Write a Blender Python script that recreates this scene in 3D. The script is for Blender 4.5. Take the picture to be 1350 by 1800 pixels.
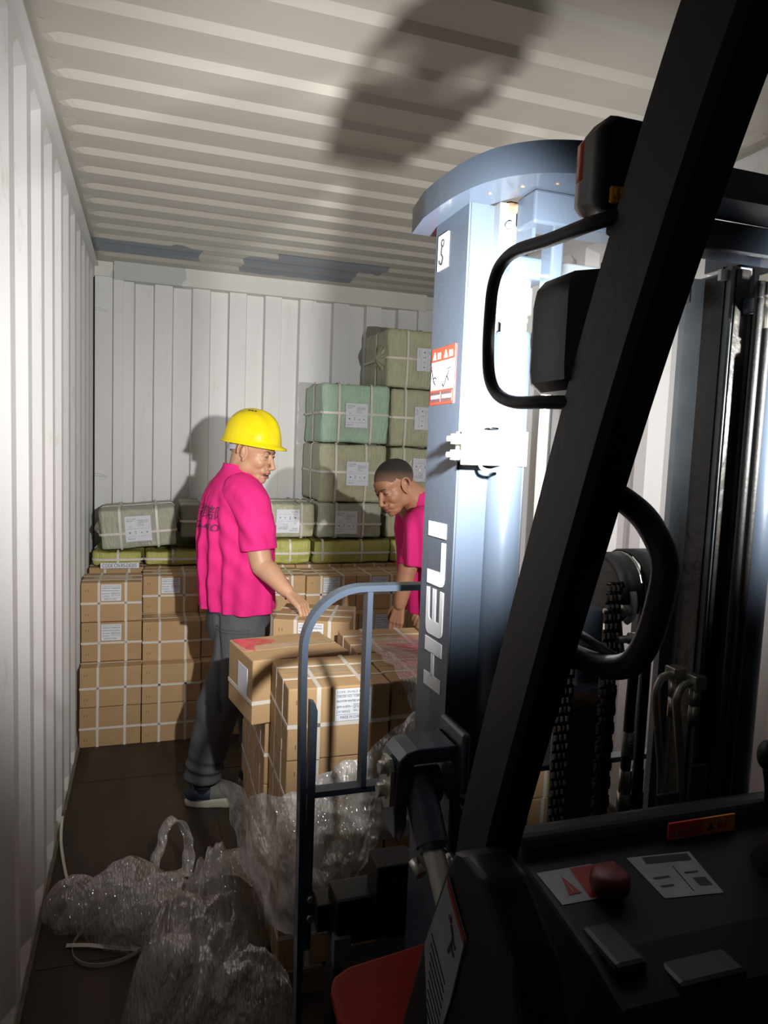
import bpy, bmesh, math, random
from mathutils import Vector, Matrix, noise
from mathutils.bvhtree import BVHTree

for o in list(bpy.data.objects):
    bpy.data.objects.remove(o, do_unlink=True)
scn = bpy.context.scene
C = scn.collection
random.seed(7)
pi = math.pi

# ------------------------------------------------------------------ camera, world, lights
CX, CZ = 0.3255, 1.594
YAW, PITCH, ROLL, FOC = 0.32115, 0.09144, 0.03936, 1258.4
fw = Vector((math.sin(YAW)*math.cos(PITCH), math.cos(YAW)*math.cos(PITCH), -math.sin(PITCH)))
r0 = Vector((math.cos(YAW), -math.sin(YAW), 0))
u0 = r0.cross(fw)
rr = r0*math.cos(ROLL) + u0*math.sin(ROLL)
uu = -r0*math.sin(ROLL) + u0*math.cos(ROLL)
cd = bpy.data.cameras.new('camera')
cam = bpy.data.objects.new('camera', cd)
C.objects.link(cam)
cd.sensor_fit = 'VERTICAL'
cd.sensor_height = 24.0
cd.lens = 24.0*FOC/1800.0
cd.clip_start = 0.02
m = Matrix((rr, uu, -fw)).transposed().to_4x4()
m.translation = Vector((CX, 0, CZ))
cam.matrix_world = m
scn.camera = cam
scn.view_settings.view_transform = 'Standard'
scn.view_settings.look = 'None'
scn.view_settings.gamma = 1
scn.view_settings.exposure = 0.0
scn.view_settings.use_curve_mapping = False

w = bpy.data.worlds.new('night')
scn.world = w
w.use_nodes = True
w.node_tree.nodes['Background'].inputs[0].default_value = (0.55, 0.62, 0.8, 1)
w.node_tree.nodes['Background'].inputs[1].default_value = 0.008

def spot(name, loc, aim, power, angle, blend, rad, col=(1, .985, .955)):
    d = bpy.data.lights.new(name, 'SPOT')
    d.energy = power
    d.spot_size = math.radians(angle)
    d.spot_blend = blend
    d.shadow_soft_size = rad
    d.color = col
    o = bpy.data.objects.new(name, d)
    C.objects.link(o)
    o.location = loc
    o.rotation_euler = (Vector(aim) - Vector(loc)).to_track_quat('-Z', 'Y').to_euler()
    return o
LAMP_L = (0.700, 0.63, 1.700)
LAMP_R = (1.570, 0.64, 1.70)
spot('left_work_lamp_beam', LAMP_L, (1.05, 4.8, 1.82), 265, 100, 1.0, 0.018)
spot('right_work_lamp_beam', LAMP_R, (1.45, 4.8, 1.82), 175, 100, 1.0, 0.018)

# ------------------------------------------------------------------ materials
def mat(name, col, rough=.6, metal=0.0, var=0.0, vscale=8.0, bump=0.0, bscale=60.0, spec=.5, objvar=0.0,
        coord='Object', stretch=(1, 1, 1), coat=0.0):
    m = bpy.data.materials.new(name)
    m.use_nodes = True
    nt = m.node_tree
    b = nt.nodes['Principled BSDF']
    b.inputs['Base Color'].default_value = (*col, 1)
    b.inputs['Roughness'].default_value = rough
    b.inputs['Metallic'].default_value = metal
    b.inputs['Specular IOR Level'].default_value = spec
    b.inputs['Coat Weight'].default_value = coat
    tc = nt.nodes.new('ShaderNodeTexCoord')
    mp = nt.nodes.new('ShaderNodeMapping')
    mp.inputs['Scale'].default_value = stretch
    nt.links.new(tc.outputs[coord], mp.inputs[0])
    last = None
    if var > 0:
        n = nt.nodes.new('ShaderNodeTexNoise')
        n.inputs['Scale'].default_value = vscale
        n.inputs['Detail'].default_value = 6
        nt.links.new(mp.outputs[0], n.inputs['Vector'])
        mr = nt.nodes.new('ShaderNodeMapRange')
        mr.inputs['From Min'].default_value = .3
        mr.inputs['From Max'].default_value = .7
        mr.inputs['To Min'].default_value = 1-var
        mr.inputs['To Max'].default_value = 1+var*.6
        nt.links.new(n.outputs['Fac'], mr.inputs['Value'])
        mx = nt.nodes.new('ShaderNodeMix')
        mx.data_type = 'RGBA'; mx.blend_type = 'MULTIPLY'
        mx.inputs['Factor'].default_value = 1
        mx.inputs['A'].default_value = (*col, 1)
        cb = nt.nodes.new('ShaderNodeCombineColor')
        for i in range(3):
            nt.links.new(mr.outputs[0], cb.inputs[i])
        nt.links.new(cb.outputs[0], mx.inputs['B'])
        last = mx.outputs['Result']
        nt.links.new(last, b.inputs['Base Color'])
    if objvar > 0:
        oi = nt.nodes.new('ShaderNodeObjectInfo')
        mr2 = nt.nodes.new('ShaderNodeMapRange')
        mr2.inputs['To Min'].default_value = 1-objvar
        mr2.inputs['To Max'].default_value = 1+objvar*.5
        nt.links.new(oi.outputs['Random'], mr2.inputs['Value'])
        hs = nt.nodes.new('ShaderNodeHueSaturation')
        nt.links.new(mr2.outputs[0], hs.inputs['Value'])
        if last: nt.links.new(last, hs.inputs['Color'])
        else: hs.inputs['Color'].default_value = (*col, 1)
        nt.links.new(hs.outputs[0], b.inputs['Base Color'])
    if bump > 0:
        n2 = nt.nodes.new('ShaderNodeTexNoise')
        n2.inputs['Scale'].default_value = bscale
        n2.inputs['Detail'].default_value = 4
        nt.links.new(mp.outputs[0], n2.inputs['Vector'])
        bp = nt.nodes.new('ShaderNodeBump')
        bp.inputs['Strength'].default_value = bump
        bp.inputs['Distance'].default_value = .01
        nt.links.new(n2.outputs['Fac'], bp.inputs['Height'])
        nt.links.new(bp.outputs[0], b.inputs['Normal'])
    return m

def paint_wall(name, col, patches=None, stretch=(1, 1, .25), grime=(.42, .36, .28), amount=1.0, ripples=False):
    """painted steel: base paint, streaky dirt, small scratches, optional repair patches given by world boxes"""
    m = mat(name, col, .42, 0, .07, 3.0, .05, 12, .5, stretch=stretch)
    nt = m.node_tree; b = nt.nodes['Principled BSDF']
    src = b.inputs['Base Color'].links[0].from_socket
    tc = nt.nodes.new('ShaderNodeTexCoord')
    mp = nt.nodes.new('ShaderNodeMapping'); mp.inputs['Scale'].default_value = (9, 9, 2.2)
    nt.links.new(tc.outputs['Object'], mp.inputs[0])
    n = nt.nodes.new('ShaderNodeTexNoise'); n.inputs['Scale'].default_value = 2.2; n.inputs['Detail'].default_value = 9
    n.inputs['Roughness'].default_value = .72
    nt.links.new(mp.outputs[0], n.inputs['Vector'])
    mr = nt.nodes.new('ShaderNodeMapRange')
    mr.inputs['From Min'].default_value = .58; mr.inputs['From Max'].default_value = .74
    mr.inputs['To Max'].default_value = .55*amount
    nt.links.new(n.outputs['Fac'], mr.inputs['Value'])
    mx = nt.nodes.new('ShaderNodeMix'); mx.data_type = 'RGBA'
    nt.links.new(mr.outputs[0], mx.inputs['Factor'])
    nt.links.new(src, mx.inputs['A'])
    mx.inputs['B'].default_value = (*grime, 1)
    out = mx.outputs['Result']
    if patches:
        sx = nt.nodes.new('ShaderNodeSeparateXYZ')
        wn = nt.nodes.new('ShaderNodeTexNoise'); wn.inputs['Scale'].default_value = 9
        nt.links.new(tc.outputs['Object'], wn.inputs['Vector'])
        off = nt.nodes.new('ShaderNodeVectorMath'); off.operation = 'SCALE'; off.inputs['Scale'].default_value = .10
        sb = nt.nodes.new('ShaderNodeVectorMath'); sb.operation = 'SUBTRACT'; sb.inputs[1].default_value = (.5, .5, .5)
        nt.links.new(wn.outputs['Color'], sb.inputs[0]); nt.links.new(sb.outputs[0], off.inputs[0])
        ad = nt.nodes.new('ShaderNodeVectorMath'); ad.operation = 'ADD'
        nt.links.new(tc.outputs['Object'], ad.inputs[0]); nt.links.new(off.outputs[0], ad.inputs[1])
        nt.links.new(ad.outputs[0], sx.inputs[0])
        for (x0, x1, y0, y1, c) in patches:
            prev = None
            for ax, lo, hi in (('X', x0, x1), ('Y', y0, y1)):
                for op, val in (('GREATER_THAN', lo), ('LESS_THAN', hi)):
                    g = nt.nodes.new('ShaderNodeMath'); g.operation = op; g.inputs[1].default_value = val
                    nt.links.new(sx.outputs[ax], g.inputs[0])
                    if prev is None: prev = g.outputs[0]
                    else:
                        mu = nt.nodes.new('ShaderNodeMath'); mu.operation = 'MULTIPLY'
                        nt.links.new(prev, mu.inputs[0]); nt.links.new(g.outputs[0], mu.inputs[1]); prev = mu.outputs[0]
            m2 = nt.nodes.new('ShaderNodeMix'); m2.data_type = 'RGBA'
            nt.links.new(prev, m2.inputs['Factor']); nt.links.new(out, m2.inputs['A'])
            m2.inputs['B'].default_value = (*c, 1)
            out = m2.outputs['Result']
    nt.links.new(out, b.inputs['Base Color'])
    return m

M = {}
M['wall'] = paint_wall('white_container_paint', (.70, .70, .70))
M['endwall'] = paint_wall('white_end_wall_paint', (.74, .735, .72), amount=.5)
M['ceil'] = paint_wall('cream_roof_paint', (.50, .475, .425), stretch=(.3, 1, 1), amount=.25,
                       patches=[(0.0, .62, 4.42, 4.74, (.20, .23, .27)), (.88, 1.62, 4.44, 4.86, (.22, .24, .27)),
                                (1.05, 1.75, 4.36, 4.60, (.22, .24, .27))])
M['header'] = paint_wall('header_paint', (.70, .69, .65), amount=.4, patches=[(.11, .55, 4.6, 5.2, (.50, .53, .52))])
M['floor'] = mat('worn_plywood', (.050, .034, .024), .6, 0, .5, 3.0, .25, 40, .35, stretch=(2.5, .5, 1))
M['kraft'] = mat('kraft_cardboard', (.46, .30, .155), .75, 0, .05, 14, .06, 90, .25, objvar=.10)
M['kraft_edge'] = mat('cardboard_seam', (.22, .14, .07), .9)
M['strap'] = mat('white_strapping', (.68, .63, .56), .35, 0, 0, 1, .1, 300)
M['tape'] = mat('clear_packing_tape', (.47, .34, .20), .12, 0, .1, 30, .2, 40)
M['paper'] = mat('white_label_paper', (.72, .75, .82), .55)
M['ink'] = mat('black_ink', (.03, .03, .035), .6)
M['redstain'] = mat('red_tape_stain', (.62, .13, .10), .2, 0, .35, 20, .2, 50)
def weave(name, col, rough=.38):
    m = mat(name, col, rough, 0, .10, 22, 0, 60, .5)
    nt = m.node_tree; b = nt.nodes['Principled BSDF']
    tc = nt.nodes.new('ShaderNodeTexCoord')
    wv = nt.nodes.new('ShaderNodeTexWave'); wv.inputs['Scale'].default_value = 90; wv.inputs['Distortion'].default_value = 2.0
    wv.bands_direction = 'Z'
    nt.links.new(tc.outputs['Object'], wv.inputs['Vector'])
    nn = nt.nodes.new('ShaderNodeTexNoise'); nn.inputs['Scale'].default_value = 26; nn.inputs['Detail'].default_value = 8
    mp = nt.nodes.new('ShaderNodeMapping'); mp.inputs['Scale'].default_value = (2.5, 1, .7)
    nt.links.new(tc.outputs['Object'], mp.inputs[0]); nt.links.new(mp.outputs[0], nn.inputs['Vector'])
    b1 = nt.nodes.new('ShaderNodeBump'); b1.inputs['Strength'].default_value = .18; b1.inputs['Distance'].default_value = .002
    b2 = nt.nodes.new('ShaderNodeBump'); b2.inputs['Strength'].default_value = .8; b2.inputs['Distance'].default_value = .012
    nt.links.new(wv.outputs['Fac'], b1.inputs['Height'])
    nt.links.new(nn.outputs['Fac'], b2.inputs['Height']); nt.links.new(b1.outputs[0], b2.inputs['Normal'])
    nt.links.new(b2.outputs[0], b.inputs['Normal'])
    return m
M['bale_grey'] = weave('grey_green_woven_wrap', (.42, .43, .33))
M['bale_olive'] = weave('olive_woven_wrap', (.46, .46, .30))
M['bale_green'] = weave('mint_woven_wrap', (.40, .57, .43))
M['bale_yellow'] = weave('yellow_green_woven_wrap', (.46, .46, .12))
M['bale_shaded'] = weave('shaded_grey_woven_wrap', (.27, .26, .20))  # grey wrap darkened to paint in the shade beside the helmeted man
M['slate'] = mat('slate_blue_truck_paint', (.050, .066, .092), .26, 0, .06, 5, .03, 40, .5, coat=.2)
M['cowl'] = mat('dark_cowl_paint', (.016, .019, .025), .45, 0, .15, 8, .03, 40, .22)
M['slate_dusty'] = mat('dusty_slate_paint', (.13, .15, .17), .4, 0, .2, 14, .05, 40)
M['black_steel'] = mat('black_powder_coat', (.009, .009, .0105), .42, 0, .2, 10, .04, 80, .35)
M['dimmed_paper'] = mat('worn_grey_label', (.33, .33, .34), .6, 0, .15, 30)  # label paper greyed to stand in for the dim light round the cowl
M['dull_orange'] = mat('dull_orange_print', (.42, .13, .012), .5)
M['dimmed_red'] = mat('dimmed_red_print', (.30, .015, .012), .5)  # red print darkened to stand in for the dim cowl light
M['black_plastic'] = mat('black_plastic', (.010, .010, .011), .45, 0, 0, 1, .05, 120)
M['greasy'] = mat('greased_rail_steel', (.016, .014, .012), .38, .1, .4, 16, .35, 30)
M['chrome'] = mat('chromed_rod', (.60, .58, .52), .33, .75, .08, 20)
M['zinc'] = mat('zinc_plate', (.66, .65, .58), .34, .85, .1, 20)
M['rubber'] = mat('black_rubber', (.012, .012, .012), .55, 0, .2, 20, .1, 100)
M['rust'] = mat('rusty_weld', (.26, .15, .09), .8, 0, .5, 60, .3, 80)
M['white_letter'] = mat('white_vinyl_letter', (.72, .74, .76), .4)
M['red_vinyl'] = mat('red_vinyl', (.78, .045, .02), .4)
M['orange_vinyl'] = mat('orange_vinyl', (.80, .26, .02), .4)
M['white_vinyl'] = mat('white_vinyl', (.82, .82, .82), .4)
M['dark_vinyl'] = mat('dark_vinyl', (.10, .05, .05), .4)
M['red_paint'] = mat('red_body_paint', (.26, .010, .005), .5, 0, .1, 6, .03, 60, .15)
M['amber'] = mat('amber_lens', (.95, .38, .01), .12)
M['orange_lens'] = mat('orange_red_lens', (.85, .09, .01), .2)
M['clear_lens'] = mat('clear_lens_rim', (.85, .72, .70), .2)
M['skin'] = mat('skin', (.56, .315, .195), .45, 0, .08, 18, .08, 160, .45)
M['skin_tan'] = mat('tanned_skin', (.47, .235, .135), .45, 0, .08, 18, .08, 160, .45)
M['lip'] = mat('lip', (.40, .13, .10), .4)
M['mouth'] = mat('open_mouth', (.10, .03, .03), .5)
M['teeth'] = mat('teeth', (.6, .55, .48), .3)
M['brow'] = mat('eyebrow_hair', (.09, .055, .04), .8)
M['eye_white'] = mat('eye_white', (.36, .28, .24), .4)
M['iris'] = mat('dark_iris', (.02, .012, .01), .1)
M['shirt'] = mat('magenta_cotton', (.76, .028, .22), .75, 0, .05, 6, .10, 300, .2)
M['trouser'] = mat('washed_grey_cotton', (.095, .098, .105), .85, 0, .12, 8, .15, 200, .2)
M['sock'] = mat('navy_sock', (.012, .014, .03), .9)
M['shoe'] = mat('grey_sneaker_mesh', (.17, .165, .15), .7, 0, .1, 30, .2, 200)
M['shoe_navy'] = mat('navy_sneaker_panel', (.02, .03, .06), .6)
M['sole'] = mat('off_white_sole', (.45, .42, .34), .6)
M['helmet'] = mat('yellow_helmet_plastic', (.88, .70, .004), .24, 0, 0, 1, 0, 1, .5)
M['webbing'] = mat('helmet_webbing', (.50, .50, .62), .6)
M['wood'] = mat('pallet_wood', (.28, .19, .11), .8, 0, .25, 10, .15, 60, .2, stretch=(.3, 3, 3))

# buzzed hair, fading to the scalp at the sides
def hair_mat():
    m = mat('buzzed_black_hair', (.03, .022, .018), .8, 0, 0, 1, .5, 260)
    nt = m.node_tree; b = nt.nodes['Principled BSDF']
    tc = nt.nodes.new('ShaderNodeTexCoord'); sx = nt.nodes.new('ShaderNodeSeparateXYZ')
    nt.links.new(tc.outputs['Generated'], sx.inputs[0])
    mr = nt.nodes.new('ShaderNodeMapRange'); mr.inputs['From Min'].default_value = .12; mr.inputs['From Max'].default_value = .62
    nt.links.new(sx.outputs['Z'], mr.inputs['Value'])
    mx = nt.nodes.new('ShaderNodeMix'); mx.data_type = 'RGBA'
    nt.links.new(mr.outputs[0], mx.inputs['Factor'])
    mx.inputs['A'].default_value = (.30, .165, .105, 1); mx.inputs['B'].default_value = (.028, .020, .017, 1)
    nt.links.new(mx.outputs['Result'], b.inputs['Base Color'])
    return m
M['hair'] = hair_mat()

def film_mat(name, dens, tint=(.78, .76, .74), bscale=22.0, gloss=.20):
    m = bpy.data.materials.new(name); m.use_nodes = True
    nt = m.node_tree
    b = nt.nodes['Principled BSDF']
    b.inputs['Base Color'].default_value = (*tint, 1)
    b.inputs['Roughness'].default_value = .10
    b.inputs['Specular IOR Level'].default_value = .9
    tr = nt.nodes.new('ShaderNodeBsdfTransparent')
    mx = nt.nodes.new('ShaderNodeMixShader')
    tc = nt.nodes.new('ShaderNodeTexCoord')
    mp = nt.nodes.new('ShaderNodeMapping'); mp.inputs['Rotation'].default_value = (.4, .5, .7); mp.inputs['Scale'].default_value = (2.4, 1, 1)
    nt.links.new(tc.outputs['Object'], mp.inputs[0])
    n1 = nt.nodes.new('ShaderNodeTexNoise'); n1.inputs['Scale'].default_value = bscale*.5; n1.inputs['Detail'].default_value = 2
    n1.inputs['Distortion'].default_value = .8
    n2 = nt.nodes.new('ShaderNodeTexVoronoi'); n2.inputs['Scale'].default_value = bscale*3.2; n2.inputs['Randomness'].default_value = 1
    n3 = nt.nodes.new('ShaderNodeTexNoise'); n3.inputs['Scale'].default_value = 5.5; n3.inputs['Detail'].default_value = 3; n3.inputs['Distortion'].default_value = 2.0
    nt.links.new(mp.outputs[0], n1.inputs['Vector']); nt.links.new(mp.outputs[0], n2.inputs['Vector']); nt.links.new(tc.outputs['Object'], n3.inputs['Vector'])
    bp = nt.nodes.new('ShaderNodeBump'); bp.inputs['Strength'].default_value = .7; bp.inputs['Distance'].default_value = .03
    nt.links.new(n1.outputs['Fac'], bp.inputs['Height'])
    bp2 = nt.nodes.new('ShaderNodeBump'); bp2.inputs['Strength'].default_value = .9; bp2.inputs['Distance'].default_value = .006
    nt.links.new(n2.outputs['Distance'], bp2.inputs['Height']); nt.links.new(bp.outputs[0], bp2.inputs['Normal'])
    gl = nt.nodes.new('ShaderNodeBsdfGlossy'); gl.inputs['Roughness'].default_value = .09; gl.inputs['Color'].default_value = (1, 1, 1, 1)
    nt.links.new(bp2.outputs[0], gl.inputs['Normal'])
    nt.links.new(bp.outputs[0], b.inputs['Normal'])
    b.inputs['Roughness'].default_value = .3
    mr = nt.nodes.new('ShaderNodeMapRange')
    mr.inputs['From Min'].default_value = .35; mr.inputs['From Max'].default_value = .68
    mr.inputs['To Min'].default_value = dens*.55; mr.inputs['To Max'].default_value = min(1, dens*1.5)
    nt.links.new(n3.outputs['Fac'], mr.inputs['Value'])
    nt.links.new(mr.outputs[0], mx.inputs[0])
    nt.links.new(tr.outputs[0], mx.inputs[1]); nt.links.new(b.outputs[0], mx.inputs[2])
    m2 = nt.nodes.new('ShaderNodeMixShader'); m2.inputs[0].default_value = gloss
    nt.links.new(mx.outputs[0], m2.inputs[1]); nt.links.new(gl.outputs[0], m2.inputs[2])
    nt.links.new(m2.outputs[0], nt.nodes['Material Output'].inputs[0])
    return m
M['film'] = film_mat('clear_stretch_film', .26, (.72, .68, .65), 17)
M['film_dense'] = film_mat('layered_stretch_film', .50, (.86, .83, .81), 20)
M['film_tape'] = film_mat('glossy_clear_tape', .05, (.8, .8, .8), 24, .07)
M['film_thin'] = film_mat('thin_clear_film', .17, (.75, .70, .67), 13)
M['film_red'] = film_mat('red_printed_film', .75, (.90, .12, .16), 30)

# ------------------------------------------------------------------ mesh helpers
def box(bm, lo, hi, mi=0, rot=None, bev=0.0, seg=2):
    lo = Vector(lo); hi = Vector(hi); c = (lo+hi)/2; s = hi-lo
    r = bmesh.ops.create_cube(bm, size=1, matrix=Matrix.Translation(c) @ (rot.to_4x4() if rot else Matrix.Identity(4)) @ Matrix.Diagonal((*s, 1)))
    vs = r['verts']
    fs = set(f for v in vs for f in v.link_faces)
    for f in fs: f.material_index = mi
    if bev > 0:
        es = list(set(e for v in vs for e in v.link_edges))
        q = bmesh.ops.bevel(bm, geom=es, offset=bev, segments=seg, affect='EDGES', profile=.5)
        for f in q['faces']: f.material_index = mi
    return vs

def ring_frame(d):
    d = d.normalized()
    a = Vector((0, 0, 1)) if abs(d.z) < .9 else Vector((1, 0, 0))
    x = d.cross(a).normalized(); y = d.cross(x).normalized()
    return x, y

def loft(bm, rings, mi=0, caps=True, closed=True):
    """rings: list of lists of Vectors of the same length"""
    R = [[bm.verts.new(p) for p in r] for r in rings]
    n = len(R[0])
    for a, b in zip(R, R[1:]):
        for i in range(n if closed else n-1):
            j = (i+1) % n
            f = bm.faces.new((a[i], a[j], b[j], b[i])); f.material_index = mi; f.smooth = True
    if caps:
        for r in (R[0][::-1], R[-1]):
            f = bm.faces.new(r); f.material_index = mi
    return R

def circ(c, r, x, y, n=20):
    return [c + x*(math.cos(2*pi*i/n)*r) + y*(math.sin(2*pi*i/n)*r) for i in range(n)]

def cyl(bm, p0, p1, r0_, r1_=None, n=24, mi=0):
    p0 = Vector(p0); p1 = Vector(p1); r1_ = r0_ if r1_ is None else r1_
    x, y = ring_frame(p1-p0)
    loft(bm, [circ(p0, r0_, x, y, n), circ(p1, r1_, x, y, n)], mi)

def smooth_path(pts, k=6):
    P = [Vector(p) for p in pts]
    out = []
    for i in range(len(P)-1):
        a = P[max(0, i-1)]; b = P[i]; c = P[i+1]; d = P[min(len(P)-1, i+2)]
        for j in range(k):
            t = j/k
            out.append(.5*((2*b) + (c-a)*t + (2*a-5*b+4*c-d)*t*t + (-a+3*b-3*c+d)*t**3))
    out.append(P[-1])
    return out

def tube(bm, pts, r, n=12, k=6, mi=0, radii=None):
    P = smooth_path(pts, k) if k > 1 else [Vector(p) for p in pts]
    rings = []
    x = None
    for i, p in enumerate(P):
        d = (P[min(i+1, len(P)-1)] - P[max(i-1, 0)]).normalized()
        if x is None: x, y = ring_frame(d)
        else:
            x = (x - d*x.dot(d)).normalized(); y = d.cross(x)
        rad = r if radii is None else radii[min(len(radii)-1, int(i/len(P)*len(radii)))]
        rings.append(circ(p, rad, x, y, n))
    loft(bm, rings, mi)

def rect_sweep(bm, pts, hx, hn, side, mi=0, k=6):
    """rectangular bar: hx half width along 'side', hn half thickness across"""
    P = smooth_path(pts, k) if k > 1 else [Vector(p) for p in pts]
    side = Vector(side).normalized()
    rings = []
    for i, p in enumerate(P):
        d = (P[min(i+1, len(P)-1)] - P[max(i-1, 0)]).normalized()
        nn = d.cross(side).normalized()
        rings.append([p+side*hx+nn*hn, p-side*hx+nn*hn, p-side*hx-nn*hn, p+side*hx-nn*hn])
    R = loft(bm, rings, mi)
    for f in bm.faces: f.smooth = False

def prism(bm, poly, axis, a, b, mi=0):
    """poly of 2D points extruded along axis 'X','Y','Z' from a to b"""
    def P(q, t):
        if axis == 'X': return Vector((t, q[0], q[1]))
        if axis == 'Y': return Vector((q[0], t, q[1]))
        return Vector((q[0], q[1], t))
    A = [bm.verts.new(P(q, a)) for q in poly]; B = [bm.verts.new(P(q, b)) for q in poly]
    n = len(poly)
    fs = [bm.faces.new(A[::-1]), bm.faces.new(B)]
    for i in range(n):
        j = (i+1) % n
        fs.append(bm.faces.new((A[i], A[j], B[j], B[i])))
    for f in fs: f.material_index = mi
    bmesh.ops.recalc_face_normals(bm, faces=fs)
    bmesh.ops.triangulate(bm, faces=fs[:2])

def ell(bm, c, r, rot=None, mi=0, sub=3):
    mt = Matrix.Translation(Vector(c)) @ (rot.to_4x4() if rot else Matrix.Identity(4)) @ Matrix.Diagonal((*r, 1))
    q = bmesh.ops.create_icosphere(bm, subdivisions=sub, radius=1, matrix=mt)
    for v in q['verts']:
        for f in v.link_faces: f.material_index = mi; f.smooth = True

def capsule(bm, p0, p1, a, b=None, mi=0):
    b = a if b is None else b
    ell(bm, p0, (a, a, a), None, mi, 2); ell(bm, p1, (b, b, b), None, mi, 2)
    cyl(bm, p0, p1, a, b, 16, mi)

def world_loc(o):
    v = Vector(o.location)
    while o.parent:
        o = o.parent; v = v + Vector(o.location)
    return v

def mesh_of(name, bm, mats, smooth=False, angle=None):
    me = bpy.data.meshes.new(name)
    bmesh.ops.recalc_face_normals(bm, faces=bm.faces[:]) if angle != 'keep' else None
    bm.to_mesh(me); bm.free()
    if not isinstance(mats, (list, tuple)): mats = [mats]
    for k in mats: me.materials.append(M[k] if isinstance(k, str) else k)
    if smooth:
        me.polygons.foreach_set('use_smooth', [True]*len(me.polygons))
    return me

def obj(name, bm, mats, parent=None, smooth=False, world=True, label=None, angle=None):
    me = bm if isinstance(bm, bpy.types.Mesh) else mesh_of(name, bm, mats, smooth, angle)
    o = bpy.data.objects.new(name, me); C.objects.link(o)
    if parent:
        o.parent = parent
        if world: o.location = -world_loc(parent)
    if label: o['label'] = label
    return o

def tag(o, label, cat, group=None, kind=None):
    if label: o['label'] = label
    if cat: o['category'] = cat
    if group: o['group'] = group
    if kind: o['kind'] = kind
    return o

def struct(name, bm, mats, smooth=False):
    o = obj(name, bm, mats, None, smooth); o['kind'] = 'structure'
    return o

def empty(name, loc, rz=0.0):
    o = bpy.data.objects.new(name, None); C.objects.link(o)
    o.location = loc; o.rotation_euler = (0, 0, rz)
    o.empty_display_size = .1
    return o

def copy_tree(o, parent=None):
    c = o.copy(); C.objects.link(c)
    if parent: c.parent = parent
    for ch in list(o.children): copy_tree(ch, c)
    return c

def autosmooth(o, deg=40):
    me = o.data
    me.polygons.foreach_set('use_smooth', [True]*len(me.polygons))
    me.set_sharp_from_angle(angle=math.radians(deg))

def text_mesh(s, size=1.0, align='LEFT', ext=0.0, bold=0.0):
    cu = bpy.data.curves.new('t', 'FONT'); cu.body = s; cu.size = size; cu.align_x = align
    cu.extrude = ext; cu.offset = bold; cu.resolution_u = 3
    o = bpy.data.objects.new('t', cu); C.objects.link(o)
    dg = bpy.context.evaluated_depsgraph_get()
    me = bpy.data.meshes.new_from_object(o.evaluated_get(dg))
    bpy.data.objects.remove(o, do_unlink=True)
    return me

def add_text(bm, s, size, mt, mi=0, fit=None, bold=0.0, ext=0.0):
    """adds text with matrix mt; the text lies in local XY; fit = target width"""
    me = text_mesh(s, size, ext=ext, bold=bold)
    if len(me.vertices) == 0: return
    if fit:
        xs = [v.co.x for v in me.vertices]; wd = max(xs)-min(xs)
        mt = mt @ Matrix.Diagonal((fit/wd, 1, 1, 1))
    me.transform(mt)
    n0 = len(bm.faces)
    bm.from_mesh(me)
    bm.faces.ensure_lookup_table()
    for f in bm.faces[n0:]: f.material_index = mi
    bpy.data.meshes.remove(me)

# ------------------------------------------------------------------ container shell
W, H, YB = 2.35, 2.69, 5.01
Y0, Y1 = -1.6, YB
def side_profile():
    """(Y, depth) polyline; depth 0 = face towards the inside, 1 = recess"""
    pts = []
    k0 = int((Y0-2.29)/.278)-1
    y = 2.29 + k0*.278
    while y < YB+.3:
        pts += [(y, 0), (y+.072, 0), (y+.140, 1), (y+.210, 1)]
        y += .278
    return [(a, d) for a, d in pts if a < YB-.02 and a > Y0]
def side_wall(name, xin, sgn):
    bm = bmesh.new()
    pr = side_profile()
    dep = .036
    zb, zb2, zt2, zt = .0, .05, 2.555, 2.60
    rows = []
    for (y, d) in pr:
        x = xin + sgn*dep*d
        # recesses run out with sloping ends at floor and top rail
        rows.append([Vector((xin, y, zb)), Vector((x, y, zb2)), Vector((x, y, zt2)), Vector((xin, y, zt))])
    V = [[bm.verts.new(p) for p in r] for r in rows]
    for a, b in zip(V, V[1:]):
        for i in range(3): bm.faces.new((a[i], a[i+1], b[i+1], b[i]))
    # end strip to the corner and back plate
    y = pr[-1][0]
    a = V[-1]; b = [bm.verts.new(Vector((xin+sgn*(dep if i in (1, 2) and pr[-1][1] else 0), YB, v.co.z))) for i, v in enumerate(a)]
    for i in range(3): bm.faces.new((a[i], a[i+1], b[i+1], b[i]))
    # top rail
    box(bm, (min(xin, xin+sgn*.05), Y0, 2.60), (max(xin, xin+sgn*.05), YB, H+.03))
    box(bm, (min(xin-sgn*.022, xin), Y0, 2.655), (max(xin-sgn*.022, xin), YB, 2.663))
    return struct(name, bm, 'wall')
side_wall('wall_left', 0.0, -1)
side_wall('wall_right', W, 1)

bm = bmesh.new()     # end wall
prof = [(0.0, .0), (.113, 0.0), (.113, -.055), (.172, -.055), (.172, -.02), (.234, -.02)]
x = .245; k = 0
prof.append((x, .025))
while x < 2.0:
    d = .025 if k % 2 == 0 else -.02
    d2 = -.02 if k % 2 == 0 else .025
    prof += [(x, d), (x+.109, d), (x+.118, d2)]
    x += .1195; k += 1
prof += [(2.116, -.02), (2.178, -.02), (2.178, -.055), (2.237, -.055), (2.237, 0), (W, 0)]
A = [bm.verts.new((a, YB+d, 0)) for a, d in prof]
B = [bm.verts.new((a, YB+d, 2.60)) for a, d in prof]
for i in range(len(A)-1):
    if (A[i].co-A[i+1].co).length > 1e-6: bm.faces.new((A[i], A[i+1], B[i+1], B[i]))
struct('wall_back', bm, 'endwall')
bm = bmesh.new()
box(bm, (.113, YB-.065, 2.578), (2.237, YB+.03, H+.02), bev=.006)
box(bm, (0, YB-.02, 2.60), (.113, YB+.03, H+.02))
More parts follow.
